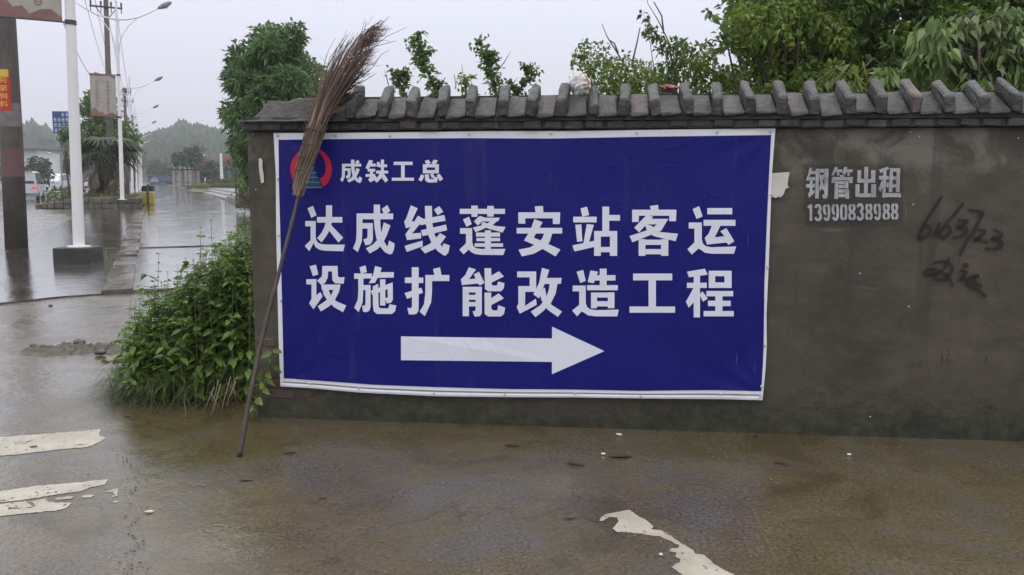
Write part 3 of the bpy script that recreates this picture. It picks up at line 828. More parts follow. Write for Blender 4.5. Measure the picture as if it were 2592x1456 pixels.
chars2 = [
 [[(170, 122), (232, 95), (272, 200), (213, 230)], rect(277, 220, 562, 283),
  [(378, 88), (447, 88), (446, 240), (438, 310), (420, 365), (385, 430), (330, 505), (278, 458), (330, 395), (362, 330), (375, 280), (378, 220)],
  [(425, 295), (440, 315), (572, 453), (518, 508), (412, 372)],
  [(145, 265), (262, 265), (262, 430), (268, 480), (290, 510), (330, 525), (400, 530), (590, 530), (573, 605), (380, 600), (310, 590), (262, 560), (240, 513), (190, 605), (140, 545), (205, 480), (205, 325), (145, 325)]],
 CHENG,
 [[(1332, 88), (1410, 122), (1340, 270), (1372, 270), (1412, 205), (1480, 245), (1345, 405), (1448, 398), (1448, 460), (1290, 480), (1270, 415), (1330, 332), (1275, 345), (1257, 272), (1280, 235)],
  [(1260, 545), (1465, 485), (1465, 550), (1287, 612)], [(1430, 250), (1708, 197), (1722, 262), (1440, 312)], [(1445, 370), (1728, 305), (1740, 368), (1465, 435)],
  [(1490, 95), (1568, 95), (1575, 300), (1600, 420), (1640, 500), (1685, 555), (1700, 515), (1770, 540), (1755, 620), (1720, 655), (1690, 645), (1630, 600), (1570, 520), (1530, 430), (1500, 300), (1493, 200)],
  [(1660, 400), (1727, 440), (1660, 535), (1590, 585), (1490, 630), (1440, 570), (1540, 525), (1610, 465)], [(1592, 138), (1650, 97), (1697, 160), (1635, 200)]],
 [rect(1882, 128, 2390, 185), [(2010, 92), (2085, 92), (2080, 218), (2015, 218)], [(2192, 95), (2265, 95), (2262, 215), (2190, 215)], [(1918, 248), (1985, 217), (2018, 300), (1957, 330)],
  [(2105, 208), (2180, 230), (2085, 315), (2040, 268)], [(2130, 228), (2335, 228), (2310, 270), (2120, 270)], [(2335, 228), (2260, 305), (2060, 392), (2030, 338), (2180, 300), (2245, 255)],
  [(2145, 275), (2200, 295), (2280, 320), (2397, 332), (2365, 395), (2200, 350), (2120, 300)],
  rect(2065, 395, 2335, 440), rect(2070, 455, 2335, 492), rect(2050, 515, 2368, 555), rect(2165, 370, 2232, 590),
  [(1885, 345), (2022, 345), (2022, 490), (2030, 540), (2060, 570), (2120, 580), (2395, 578), (2372, 648), (2120, 645), (2050, 635), (2005, 610), (1985, 585), (1925, 640), (1877, 588), (1952, 515), (1952, 408), (1885, 408)]],
 [[(195, 775), (265, 755), (292, 865), (232, 885)], [(155, 920), (270, 918), (270, 1100), (315, 1062), (340, 1112), (238, 1258), (188, 1190), (215, 1140), (215, 978), (158, 978)],
  [(337, 770), (508, 770), (512, 885), (530, 900), (587, 895), (577, 970), (480, 965), (450, 930), (445, 832), (402, 832), (398, 900), (370, 960), (325, 985), (277, 935), (330, 890), (335, 850)],
  [(325, 978), (542, 980), (530, 1040), (330, 1040)], [(540, 982), (525, 1060), (480, 1150), (420, 1220), (320, 1282), (285, 1222), (370, 1165), (430, 1110), (462, 1040), (470, 985)],
  [(330, 985), (395, 1000), (430, 1100), (490, 1165), (605, 1215), (570, 1290), (470, 1235), (400, 1165), (350, 1090)]],
 [[(755, 785), (822, 765), (838, 840), (770, 855)], [(695, 855), (895, 855), (895, 910), (695, 915)], [(740, 905), (800, 905), (795, 1080), (790, 1180), (745, 1290), (695, 1240), (735, 1150), (742, 1050)],
  [(790, 985), (880, 985), (880, 1230), (865, 1275), (830, 1290), (795, 1285), (785, 1215), (815, 1215), (822, 1190), (822, 1040), (790, 1040)],
  [(930, 770), (1005, 792), (985, 850), (930, 960), (860, 965), (905, 880)], [(975, 840), (1140, 840), (1140, 900), (950, 905)], [(880, 1050), (1125, 955), (1125, 1010), (900, 1100)],
  [(1070, 975), (1128, 955), (1130, 1150), (1110, 1185), (1060, 1190), (1040, 1130), (1072, 1125)], rect(986, 920, 1045, 1215),
  [(905, 1000), (965, 970), (970, 1225), (985, 1245), (1080, 1248), (1092, 1200), (1167, 1215), (1155, 1280), (1120, 1310), (950, 1310), (915, 1280), (905, 1200)]],
 [[(1342, 785), (1420, 785), (1420, 1265), (1400, 1305), (1370, 1315), (1310, 1315), (1292, 1240), (1330, 1245), (1345, 1225)], rect(1265, 900, 1472, 962), [(1262, 1075), (1450, 1015), (1468, 1072), (1290, 1140)],
  [(1582, 805), (1660, 785), (1677, 875), (1600, 880)], rect(1495, 872, 1765, 940), [(1495, 872), (1570, 880), (1570, 1060), (1560, 1180), (1490, 1335), (1430, 1285), (1480, 1200), (1495, 1080)]],
 [[(1985, 785), (2065, 810), (1985, 920), (2060, 912), (2040, 865), (2098, 835), (2160, 960), (2110, 990), (2085, 968), (1905, 985), (1895, 920), (1945, 870)],
  rect(1915, 1005, 1985, 1335), rect(1915, 1005, 2130, 1068), [(2060, 1005), (2130, 1005), (2130, 1300), (2110, 1335), (2050, 1340), (2025, 1280), (2055, 1275), (2060, 1250)], rect(1980, 1095, 2065, 1150), rect(1980, 1175, 2065, 1225),
  [(2160, 795), (2235, 795), (2237, 965), (2250, 990), (2300, 990), (2315, 945), (2385, 965), (2375, 1025), (2345, 1055), (2200, 1055), (2165, 1030)], [(2225, 885), (2322, 830), (2378, 888), (2225, 965)],
  [(2160, 1070), (2235, 1070), (2237, 1250), (2255, 1270), (2305, 1270), (2315, 1210), (2392, 1240), (2380, 1310), (2345, 1338), (2200, 1338), (2162, 1310)], [(2225, 1140), (2320, 1078), (2378, 1135), (2225, 1215)]]]
chars3 = [
 [[(278, 85), (357, 82), (362, 145), (288, 150)], [(120, 143), (522, 143), (518, 255), (452, 255), (452, 200), (187, 200), (187, 252), (122, 250)], rect(105, 292, 541, 346),
  [(275, 208), (355, 238), (268, 385), (350, 420), (525, 500), (478, 565), (330, 480), (175, 412), (235, 320)],
  [(370, 340), (447, 345), (420, 430), (360, 490), (270, 540), (155, 565), (122, 500), (230, 480), (320, 430), (352, 390)]],
 [[(718, 105), (780, 88), (800, 170), (735, 185)], rect(648, 185, 872, 239), [(668, 262), (725, 258), (735, 420), (685, 425)], [(778, 255), (845, 262), (800, 425), (745, 440)], [(640, 460), (850, 415), (850, 475), (660, 518)],
  rect(927, 88, 992, 330), rect(985, 168, 1096, 223), rect(848, 322, 912, 560), rect(1000, 322, 1069, 560), rect(848, 322, 1069, 375), rect(905, 475, 1005, 525)],
 [[(1383, 82), (1462, 72), (1465, 125), (1395, 130)], [(1213, 118), (1637, 118), (1632, 228), (1568, 228), (1568, 175), (1278, 175), (1275, 235), (1212, 235)],
  [(1350, 170), (1415, 185), (1280, 335), (1232, 290)], [(1340, 205), (1560, 205), (1520, 258), (1330, 258)], [(1560, 205), (1490, 320), (1215, 430), (1187, 370), (1400, 300), (1480, 230)],
  [(1330, 250), (1395, 270), (1470, 330), (1652, 348), (1630, 420), (1420, 372), (1360, 330)],
  rect(1275, 400, 1340, 560), rect(1490, 400, 1560, 560), rect(1275, 405, 1560, 455), rect(1275, 495, 1560, 545)],
 [[(1793, 112), (1855, 83), (1888, 182), (1830, 207)], rect(1933, 102, 2172, 162), rect(1897, 215, 2203, 272),
  [(1985, 250), (2060, 270), (2005, 382), (2100, 372), (2058, 325), (2115, 293), (2192, 420), (2138, 455), (2115, 432), (1930, 452), (1908, 388), (1945, 350)],
  [(1755, 240), (1880, 240), (1880, 400), (1890, 440), (1915, 465), (1970, 478), (2210, 470), (2188, 540), (1980, 540), (1910, 530), (1868, 500), (1850, 490), (1785, 548), (1742, 497), (1810, 430), (1810, 298), (1755, 298)]],
 [rect(110, 710, 292, 766), rect(230, 710, 292, 905), rect(122, 850, 290, 905), [(122, 850), (188, 850), (185, 1040), (290, 970), (298, 1030), (135, 1115), (105, 1050), (122, 1020)],
  [(348, 675), (418, 695), (385, 800), (320, 968), (265, 930), (320, 820)], [(380, 772), (535, 772), (530, 828), (360, 830)],
  [(425, 800), (500, 800), (480, 920), (430, 1020), (360, 1090), (285, 1148), (240, 1095), (330, 1035), (390, 960), (415, 880)],
  [(320, 900), (375, 865), (395, 960), (440, 1030), (540, 1095), (500, 1145), (400, 1075), (345, 990)]],
 [[(680, 712), (743, 695), (768, 800), (715, 820)], [(812, 700), (885, 712), (845, 822), (787, 812)], rect(835, 745, 1053, 797), rect(902, 683, 968, 850), rect(780, 841, 1075, 890),
  rect(818, 912, 875, 1062), rect(980, 910, 1043, 1062), rect(818, 912, 1043, 960), rect(818, 995, 1043, 1045),
  [(642, 845), (767, 845), (767, 1010), (780, 1050), (810, 1072), (870, 1080), (1085, 1075), (1070, 1140), (860, 1140), (790, 1130), (745, 1100), (725, 1095), (685, 1140), (637, 1085), (705, 1030), (705, 900), (642, 900)]],
 GONG,
 [[(1738, 712), (1910, 683), (1938, 740), (1758, 765)], rect(1738, 818, 1928, 868), rect(1803, 745, 1863, 1150), [(1755, 1057), (1728, 1000), (1800, 870), (1850, 900), (1800, 1010)], [(1855, 930), (1888, 900), (1938, 970), (1892, 1000)],
  rect(1947, 703, 2008, 868), rect(2098, 703, 2166, 868), rect(1947, 703, 2166, 755), rect(1947, 815, 2166, 868),
  rect(1925, 897, 2181, 948), rect(1940, 990, 2156, 1042), rect(1898, 1089, 2187, 1140), rect(2010, 940, 2079, 1095)]]
for ch in chars2: banner_mark([B2(pl) for pl in ch])
for ch in chars3: banner_mark([B3(pl) for pl in ch])
def refit(polys, box0, box1):
    (a0, b0, a1, b1), (c0, d0, c1, d1) = box0, box1
    return [[(c0 + (x - a0) / (a1 - a0) * (c1 - c0), d0 + (y - b0) / (b1 - b0) * (d1 - d0)) for x, y in pl] for pl in polys]
small = [refit(CHENG, (682, 80, 1150, 640), (752, 350, 982, 595)),
 [[(1058, 352), (1098, 362), (1052, 455), (1018, 440)], rect(1072, 392, 1126, 423), rect(1042, 447, 1120, 476), rect(1020, 502, 1120, 531),
  [(1066, 470), (1098, 470), (1098, 537), (1128, 518), (1136, 548), (1072, 590), (1045, 558), (1066, 540)], [(1142, 372), (1172, 380), (1160, 425), (1132, 422)], rect(1152, 400, 1246, 430), rect(1130, 466, 1256, 496),
  [(1180, 350), (1214, 350), (1212, 480), (1190, 540), (1138, 592), (1110, 566), (1152, 525), (1180, 470)], [(1202, 492), (1225, 515), (1257, 567), (1228, 592), (1192, 545)]],
 refit(GONG, (1187, 730, 1624, 1105), (1296, 372, 1528, 572)),
 [[(1640, 365), (1680, 350), (1705, 385), (1665, 402)], [(1735, 350), (1780, 358), (1755, 402), (1712, 392)], rect(1622, 398, 1662, 495), rect(1750, 398, 1790, 495), rect(1622, 398, 1790, 432), rect(1622, 460, 1790, 495),
  [(1605, 505), (1640, 518), (1610, 580), (1575, 565)], [(1645, 505), (1685, 505), (1690, 555), (1735, 555), (1735, 525), (1780, 540), (1770, 590), (1680, 592), (1645, 570)], [(1700, 500), (1730, 495), (1745, 535), (1715, 545)], [(1765, 515), (1800, 500), (1835, 555), (1800, 578)]]]
for ch in small: banner_mark([B1(pl) for pl in ch])
arrow_poly = [(1015, 851.7), (1397.5, 857), (1397.5, 827.3), (1530, 889), (1397, 947.5), (1397, 916.4), (1015, 912)]
banner_mark([[(1015, 851.7), (1200, 854.5), (1397.5, 857), (1397, 916.4), (1200, 914), (1015, 912)], [(1397.5, 827.3), (1530, 889), (1397, 947.5)]], "printed_arrow")
outer = [(447, 228), (540, 245), (610, 300), (650, 370), (665, 440), (655, 520), (625, 590), (575, 638)]
inner = [(530, 548), (570, 530), (592, 490), (600, 430), (590, 370), (560, 310), (515, 268), (447, 255)]
half = outer + inner
def densify(pl, n=3):
    o = []
    for i in range(len(pl) - 1):
        p0 = pl[max(i - 1, 0)]; p1 = pl[i]; p2 = pl[i + 1]; p3 = pl[min(i + 2, len(pl) - 1)]
        for j in range(n):
            t = j / n
            o.append(tuple(0.5 * (2 * p1[k] + (p2[k] - p0[k]) * t + (2 * p0[k] - 5 * p1[k] + 4 * p2[k] - p3[k]) * t * t + (3 * p1[k] - p0[k] - 3 * p2[k] + p3[k]) * t ** 3) for k in (0, 1)))
    return o + [pl[-1]]
rh = densify(outer) + densify(inner)
lh = [(894 - x, y) for x, y in rh]
banner_mark([B1(rh), B1(lh)], "printed_ring", M_red)
banner_mark([B1([(452, 420), (462, 420), (568, 652), (346, 652)])], "printed_track", M_teal)
flat_marks([B1([(cx0, y0), (cx1, y0), (cx1 + 4, y0 + 11), (cx0 - 4, y0 + 11)]) for cx0, cx1, y0 in ((432, 482, 427), (410, 503, 482), (392, 517, 531), (374, 537, 583), (350, 557, 637))],
           lambda x, y, e_: BP(x, y, 0.0072 + e_), "printed_sleepers", M_cyan, banner)

# ------------------------------------------------------------------ paint on the wall
def spray_mat(name, col, dens=0.8, sc=14, contrast=0.2, rough=0.7):
    m, nt, b, out = new_mat(name)
    v = pos_node(nt)
    b.inputs["Base Color"].default_value = (*col, 1); b.inputs["Roughness"].default_value = rough
    n = noise_node(nt, v, sc, 4, 0.6)
    f = noise_node(nt, v, 90, 3, 0.7)
    a = math_node(nt, 'MULTIPLY', ramp_node(nt, n, [(0.5 - contrast, dens * 0.55), (0.5 + contrast, dens)]), ramp_node(nt, f, [(0.2, 0.7), (0.6, 1.0)]))
    tr = nt.nodes.new("ShaderNodeBsdfTransparent")
    ms = nt.nodes.new("ShaderNodeMixShader")
    nt.links.new(a, ms.inputs[0]); nt.links.new(tr.outputs[0], ms.inputs[1]); nt.links.new(b.outputs[0], ms.inputs[2])
    nt.links.new(ms.outputs[0], out.inputs["Surface"])
    return m
M_spray = spray_mat("white_spray_paint", (0.53, 0.545, 0.57), 0.88)
M_mist = spray_mat("thin_white_overspray", (0.30, 0.31, 0.32), 0.16, 5, 0.2)
M_ink = spray_mat("black_spray_paint", (0.006, 0.006, 0.006), 0.97, 12, 0.25)
M_darkwash = spray_mat("dark_paint_wash", (0.034, 0.034, 0.035), 0.3, 4, 0.3)
YG = D - 0.0085
def wall_mark(polys, name, mat, up=0.0, step=0.00015):
    return flat_marks(polys, lambda x, y, e_: WP(x, y, YG - up - e_), name, mat, wall, step)
St = lambda pl: off(pl, 1960, 380, 6.578)
stencil = [
 [[(585, 292), (635, 297), (595, 420), (535, 525), (530, 490), (565, 400)], [(595, 345), (690, 350), (688, 400), (585, 400)], rect(540, 450, 680, 505), rect(528, 565, 675, 625), [(590, 505), (640, 505), (635, 680), (670, 660), (670, 710), (578, 798), (560, 730), (590, 690)],
  [(690, 312), (745, 312), (740, 805), (680, 808)], rect(750, 315, 835, 376), [(840, 310), (905, 312), (890, 770), (865, 810), (810, 808), (795, 745), (830, 735)],
  [(752, 390), (790, 430), (835, 390), (838, 430), (805, 520), (835, 620), (835, 690), (790, 640), (765, 690), (745, 640), (770, 560), (752, 470)]],
 [[(1010, 283), (1060, 290), (990, 420), (945, 425)], [(1040, 320), (1130, 325), (1125, 370), (1030, 370)], [(1040, 375), (1080, 375), (1085, 420), (1050, 425)], [(1165, 280), (1215, 285), (1180, 425), (1130, 380)], [(1190, 320), (1305, 325), (1300, 370), (1200, 372)], [(1220, 375), (1260, 375), (1255, 430), (1215, 425)],
  [(1090, 415), (1150, 415), (1165, 446), (1100, 446)], [(960, 448), (1308, 448), (1298, 550), (1245, 550), (1240, 505), (1005, 505), (1000, 548), (950, 548)],
  [(1010, 515), (1065, 515), (1058, 815), (998, 815)], rect(1070, 520, 1169, 570), rect(1070, 585, 1169, 635), rect(1066, 655, 1179, 710), rect(1064, 726, 1180, 785), rect(1175, 520, 1233, 640), rect(1184, 655, 1246, 810)],
 [[(1500, 280), (1565, 280), (1555, 720), (1490, 720)], [(1385, 335), (1448, 335), (1445, 480), (1495, 480), (1495, 545), (1380, 545)], [(1610, 335), (1685, 335), (1678, 545), (1560, 545), (1560, 480), (1612, 480)], rect(1350, 570, 1418, 780), rect(1420, 722, 1608, 785), rect(1614, 570, 1694, 785)],
 [[(1745, 325), (1890, 275), (1915, 315), (1765, 385)], [(1815, 350), (1870, 345), (1850, 790), (1795, 790)], rect(1745, 430, 1905, 492), [(1810, 500), (1810, 600), (1770, 700), (1735, 650), (1790, 510)], [(1870, 540), (1905, 530), (1900, 630), (1865, 610)],
  [(1925, 300), (1980, 300), (1965, 700), (1905, 700)], rect(1925, 302, 2094, 359), [(2040, 305), (2097, 305), (2085, 700), (2025, 700)], rect(1970, 440, 2033, 495), rect(1966, 570, 2030, 622), rect(1853, 716, 2108, 785)]]
wall_mark([St([(480, 240), (2150, 230), (2140, 1270), (520, 1275)])], "dark_paint_patch", M_darkwash, 0.0)
for ch in stencil: wall_mark([St(pl) for pl in ch], "stencilled_character", M_spray, 0.0012)
DG = {'1': [[(.1, .2), (.45, .06)], [(.5, .0), (.5, 1.0)]],
      '0': [[(.44, .06), (.22, .16), (.17, .5), (.22, .84), (.44, .94)], [(.56, .06), (.8, .16), (.84, .5), (.8, .84), (.56, .94)]],
      '8': [[(.43, .06), (.2, .14), (.22, .38), (.42, .5), (.17, .64), (.18, .86), (.43, .95)], [(.57, .06), (.8, .14), (.78, .38), (.58, .5), (.83, .64), (.82, .86), (.57, .95)]],
      '9': [[(.43, .06), (.2, .14), (.17, .4), (.3, .56), (.46, .6)], [(.57, .06), (.82, .16), (.84, .66), (.72, .9), (.42, .94), (.2, .8)]],
      '3': [[(.15, .22), (.3, .07), (.65, .07), (.82, .22), (.76, .4), (.5, .48)], [(.52, .49), (.8, .6), (.84, .8), (.65, .94), (.3, .93), (.12, .78)]]}
for dch, x0, y0 in zip("13990838988", (550, 670, 810, 955, 1095, 1235, 1370, 1515, 1655, 1805, 1945), (905, 905, 903, 900, 898, 896, 894, 893, 893, 890, 888)):
    q = []
    for stk in DG[dch]: q += ribbon([(x0 + 118 * a, y0 + 272 * b) for a, b in stk], 42, False)
    wall_mark([St(pl) for pl in q], "stencilled_digit", M_spray, 0.0012, 0.00006)
wall_mark([St(wob([(690, 1300), (900, 1262), (1060, 1280), (1180, 1330), (1000, 1370), (700, 1350)], 12)), St(wob([(2165, 930), (2215, 960), (2210, 1230), (2180, 1180)], 12))], "overspray", M_mist, 0.0012)
GF = lambda pl: off(pl, 2280, 460, 4.522)
scrawl = [[(480, 160), (400, 280), (310, 420), (250, 540), (205, 650), (250, 645), (320, 605), (345, 550), (310, 505), (262, 500)], [(450, 465), (420, 550), (380, 620)],
 [(720, 245), (620, 370), (530, 470), (460, 570), (450, 620), (490, 640), (550, 600), (565, 530), (520, 500)], [(655, 440), (770, 450), (700, 500), (640, 525), (740, 530), (745, 590), (680, 630), (590, 640)],
 [(775, 325), (930, 350), (920, 400), (850, 550), (760, 680), (680, 850)], [(890, 550), (960, 565), (940, 610), (840, 680), (900, 660), (1000, 705)], [(1060, 545), (1160, 600), (1130, 640), (1040, 655), (1140, 680), (1160, 730), (1100, 765), (960, 770)],
 [(370, 935), (460, 915), (550, 930), (590, 990), (570, 1050), (500, 1120), (420, 1120), (395, 1080), (430, 1040)], [(560, 870), (500, 990), (430, 1045), (330, 1065), (280, 1050), (310, 1010), (420, 1010), (480, 1050), (540, 1080), (600, 1200)],
 [(742, 930), (748, 990)], [(670, 1030), (750, 1030), (690, 1130), (740, 1090)], [(780, 1090), (840, 1085), (900, 1070)], [(900, 1075), (820, 1120), (930, 1210)], [(770, 1100), (770, 1180), (850, 1220), (980, 1320)]]
for k, stk in enumerate(scrawl):
    wall_mark([GF(pl) for pl in ribbon(stk, 42 if k != 9 else 60)], "scrawled_stroke", M_ink, 0.0012 + 0.0005 * (k % 4), 0.00006)
# nail heads left in the render
for (px, py) in ((2304, 334.5), (2327, 346), (2577, 350), (2311, 518), (2300, 776), (2176, 692), (2202, 1055), (640, 341), (648, 480)):
    p = WP(px, py, D - 0.006)
    put("nail_washer", nail_me, wall, p, scale=(0.6, 0.8, 0.6))

# torn papers still glued to the wall
M_paper = smat("torn_paper", (0.56, 0.54, 0.49), 0.8, 0.12, 8, bump=(30, 0.3, 0.006))
def paper(pts, label):
    mb = MB(); c = WP(sum(p[0] for p in pts) / len(pts), sum(p[1] for p in pts) / len(pts), D)
    mb.prism([WP(x, y, D - 0.0125 - 0.003 * abs(noise.noise(Vector((x * .1, y * .1, 0))))) for x, y in pts], (0, 0.0015, 0))
    o = mb.build("torn_paper", M_paper, None, fix=True)
    return tag(o, label, "paper")
c8 = lambda x, y: (1880 + x / 2.895, 300 + y / 2.895)
paper([c8(*p) for p in [(206, 402), (343, 393), (335, 440), (328, 490), (342, 505), (315, 515), (298, 560), (275, 580), (262, 572), (240, 585), (225, 575), (200, 582)]], "torn scrap of white paper glued beside the right edge of the blue banner")
paper([(655, 402), (660, 400), (664, 407), (664, 425), (667, 440), (668, 462), (661, 464), (657, 440), (655, 420)], "narrow white paper strip glued near the left end of the wall")

# ================================================================== the broom
yc = Yf - 0.06
gb = G(606, 1156)
def BR(px, py, dy=0.0):
    t = (1156 - py) / (1156 - 330)
    Y = gb.y + (yc - gb.y) * t
    return WP(px, py, Y + dy)
M_bamboo = smat("dark_bamboo", (0.052, 0.040, 0.033), 0.5, 0.4, 14, stretch=(1, 1, 0.25), bump=(60, 0.3, 0.004))
M_twig = leaf_mat("brown_twigs", (0.024, 0.014, 0.011), (0.088, 0.054, 0.040), (0.23, 0.155, 0.112), 0.8, 0.0)
M_twig_lt = leaf_mat("tan_broom_stalks", (0.055, 0.038, 0.025), (0.14, 0.098, 0.064), (0.27, 0.20, 0.135), 0.75, 0.0)
broom = thing("broom", "tall twig broom with a dark bamboo handle leaning against the banner", "broom", gb)
hp = [(606, 1154), (617, 1090), (636, 985), (655, 895), (674, 812), (694, 738), (716, 652), (740, 560), (762, 470), (785, 390)]
pts = []; rads = []
for i in range(len(hp) - 1):
    for j in range(6):
        t = j / 6
        x = hp[i][0] + (hp[i + 1][0] - hp[i][0]) * t; y = hp[i][1] + (hp[i + 1][1] - hp[i][1]) * t
        r = 0.0155 - 0.0055 * (1154 - y) / 700
        pts.append(BR(x, y)); rads.append(r * (1.12 if j == 0 else 1.0 - 0.04 * math.sin(t * math.pi)))
MB().tube(pts, rads, 10).build("handle", M_bamboo, broom, smooth=True)
for i in range(1, 8):
    p = BR(*hp[i]); q = BR(hp[i][0] + 0.6, hp[i][1] - 3)
    d_ = (q - p).normalized(); r = 0.0155 - 0.0055 * (1154 - hp[i][1]) / 700
    MB().tube([p - d_ * .004, p, p + d_ * .004], [r * 1.05, r * 1.28, r * 1.05], 10).build("bamboo_node", M_bamboo, broom, smooth=True)
spine = [(752, 500, 12), (765, 440, 17), (780, 390, 19), (797, 335, 22), (812, 290, 23), (832, 245, 30), (858, 190, 42), (884, 140, 51), (904, 108, 54), (922, 82, 50)]
def spt(t):
    t = t * (len(spine) - 1); i = min(int(t), len(spine) - 2); q = t - i
    return [spine[i][k] + (spine[i + 1][k] - spine[i][k]) * q for k in range(3)]
tw = MB(); st_ = MB()
for k in range(340):
    t0 = rnd.uniform(0.0, 0.42); t1 = min(1.0, max(t0 + 0.25, rnd.gauss(0.70, 0.17)))
    a0 = rnd.uniform(0, 6.28); rr = math.sqrt(rnd.random()) * 0.95
    pts = []; n = 7; wb = rnd.uniform(0, 100); sx_ = rnd.gauss(0, 7); tk_ = rnd.choice((0.0026, 0.003, 0.0042))
    for i in range(n):
        t = t0 + (t1 - t0) * i / (n - 1)
        x, y, r = spt(t)
        a = a0 + 0.25 * noise.noise(Vector((wb, t * 3, 0)))
        r *= rr * (1 + 0.4 * noise.noise(Vector((wb, t * 6, 7)))); x += sx_ * max(0, t - .35) * 2.2 + 5 * max(0, t - .4) * noise.noise(Vector((wb, t * 14, 1)))
        pts.append(BR(x + r * math.cos(a) * 0.95, y + r * math.cos(a) * 0.3 + 1.5 * noise.noise(Vector((wb, t * 9, 3))), r * math.sin(a) * 0.0021))
    tw.tube(pts, [(tk_ - tk_ * .6 * i / (n - 1)) for i in range(n)], 3, cap=False)
# loose fringe on the right and at the top
for k in range(130):
    t0 = rnd.uniform(0.42, 0.95)
    x, y, r = spt(t0)
    tx = x + rnd.uniform(25, 110) * (1.3 - 0.75 * t0); ty = y - rnd.uniform(14, 82) * (1.15 - 0.55 * t0)
    dy0 = rnd.uniform(-.04, .08)
    mx = (x + tx) / 2 + rnd.uniform(-6, 10); my = (y + ty) / 2 + rnd.uniform(-4, 10)
    base_ = [BR(x, y, dy0), BR((x + mx) / 2, (y + my) / 2, dy0 + .01), BR(mx, my, dy0 + .02), BR((mx + tx) / 2, (my + ty) / 2 - 2, dy0 + .03), BR(tx, ty, dy0 + .04)]
    tw.tube(base_, [0.0026, 0.0023, 0.002, 0.0016, 0.0011], 3, cap=False)
    for j in range(3):
        q = rnd.uniform(0.3, 0.9); bx = x + (tx - x) * q; by = y + (ty - y) * q
        tw.tube([BR(bx, by, dy0 + .04 * q), BR(bx + rnd.uniform(6, 16), by - rnd.uniform(-2, 12), dy0 + .03), BR(bx + rnd.uniform(14, 34), by - rnd.uniform(2, 26), dy0 + .04)], [0.0019, 0.0015, 0.001], 3, cap=False)
for k in range(70):
    t0 = rnd.uniform(0.40, 0.72); x, y, r = spt(t0)
    x += r * .5; tx = x + rnd.uniform(30, 92); ty = y - rnd.uniform(20, 105); dy0 = rnd.uniform(-.02, .06); bw = rnd.uniform(4, 16)
    ps_ = []
    for i in range(6):
        u = i / 5
        ps_.append(BR(x + (tx - x) * u + 3 * noise.noise(Vector((k, u * 5, 0))), y + (ty - y) * u + bw * math.sin(u * 3.1) * .8 + 4 * noise.noise(Vector((k, u * 5, 9))), dy0 + .04 * u))
    tw.tube(ps_, [0.0026, 0.0023, 0.002, 0.0017, 0.0013, 0.0009], 3, cap=False)
    for j in range(3):
        i = rnd.randint(2, 4); e_ = ps_[i] + Vector((rnd.uniform(.01, .07), rnd.uniform(-.02, .02), rnd.uniform(-.02, .07)))
        tw.tube([ps_[i], ps_[i].lerp(e_, .5) + Vector((0, 0, -.006)), e_], [0.0016, 0.0012, 0.0008], 3, cap=False)
for k in range(26):
    t0 = rnd.uniform(0.35, 0.75); x, y, r = spt(t0)
    tw.tube([BR(x - r * .8, y), BR(x - r - 6, y - 14), BR(x - r - rnd.uniform(6, 18), y - rnd.uniform(25, 45))], [0.0016, 0.0012, 0.0007], 3, cap=False)
for pl in ([(915, 165), (945, 122), (980, 92), (1030, 69)], [(905, 160), (950, 118), (985, 108), (1004, 103)], [(915, 195), (942, 172), (965, 138), (985, 127)], [(905, 110), (915, 85), (921, 58), (925, 46)]):
    tw.tube([BR(x, y, 0.05) for x, y in pl], [0.0024, 0.002, 0.0016, 0.001], 4, cap=False)
tw.build("twigs", M_twig, broom)
for k in range(190):
    t0 = rnd.uniform(0.0, 0.10); t1 = rnd.uniform(0.22, 0.40)
    a0 = rnd.uniform(0, 6.28); rr = rnd.uniform(0.75, 1.12)
    pts = []
    for i in range(6):
        t = t0 + (t1 - t0) * i / 5; x, y, r = spt(t); a = a0 + 0.12 * i
        pts.append(BR(x + r * rr * math.cos(a), y + 0.3 * r * math.cos(a), r * rr * math.sin(a) * 0.0023))
    st_.tube(pts, [0.0034, 0.0034, 0.003, 0.0028, 0.0024, 0.0016], 4)
st_.build("stalk_collar", M_twig_lt, broom)
bind = MB()
for t in (0.12, 0.19, 0.26, 0.335, 0.34):
    x, y, r = spt(t); x2, y2, _ = spt(t + 0.02)
    ax = (BR(x2, y2) - BR(x, y)).normalized(); c = BR(x, y); u_ = ax.orthogonal().normalized(); v_ = ax.cross(u_)
    bind.tube([c + (u_ * math.cos(a) + v_ * math.sin(a)) * (r * 0.00262) for a in [i * 2 * math.pi / 20 for i in range(21)]], 0.003, 5)
bind.build("binding", M_darkmetal, broom)

# ================================================================== vegetation
L_weed = leaf_mat("weed_leaves", (0.066, 0.125, 0.023), (0.122, 0.210, 0.040), (0.195, 0.30, 0.068), 0.34, 0.38, (0.24, 0.31, 0.09))
L_camphor = leaf_mat("camphor_leaves", (0.058, 0.108, 0.045), (0.105, 0.185, 0.072), (0.185, 0.28, 0.105), 0.38, 0.34)
L_dark = leaf_mat("dark_green_leaves", (0.050, 0.092, 0.019), (0.096, 0.160, 0.032), (0.155, 0.230, 0.052), 0.40, 0.42)
L_bright = leaf_mat("bright_green_leaves", (0.075, 0.125, 0.022), (0.135, 0.205, 0.038), (0.205, 0.285, 0.062), 0.42, 0.45, (0.30, 0.28, 0.08))
L_pale = leaf_mat("pale_broad_leaves", (0.085, 0.145, 0.038), (0.150, 0.225, 0.066), (0.25, 0.335, 0.125), 0.42, 0.4)
L_sap = leaf_mat("pale_sapling_leaves", (0.07, 0.125, 0.040), (0.125, 0.205, 0.062), (0.20, 0.29, 0.09), 0.42, 0.55)  # paler, more translucent leaf green for the thin stems
L_far = leaf_mat("distant_leaves", (0.026, 0.050, 0.022), (0.040, 0.072, 0.032), (0.062, 0.095, 0.042), 0.6, 0.2)
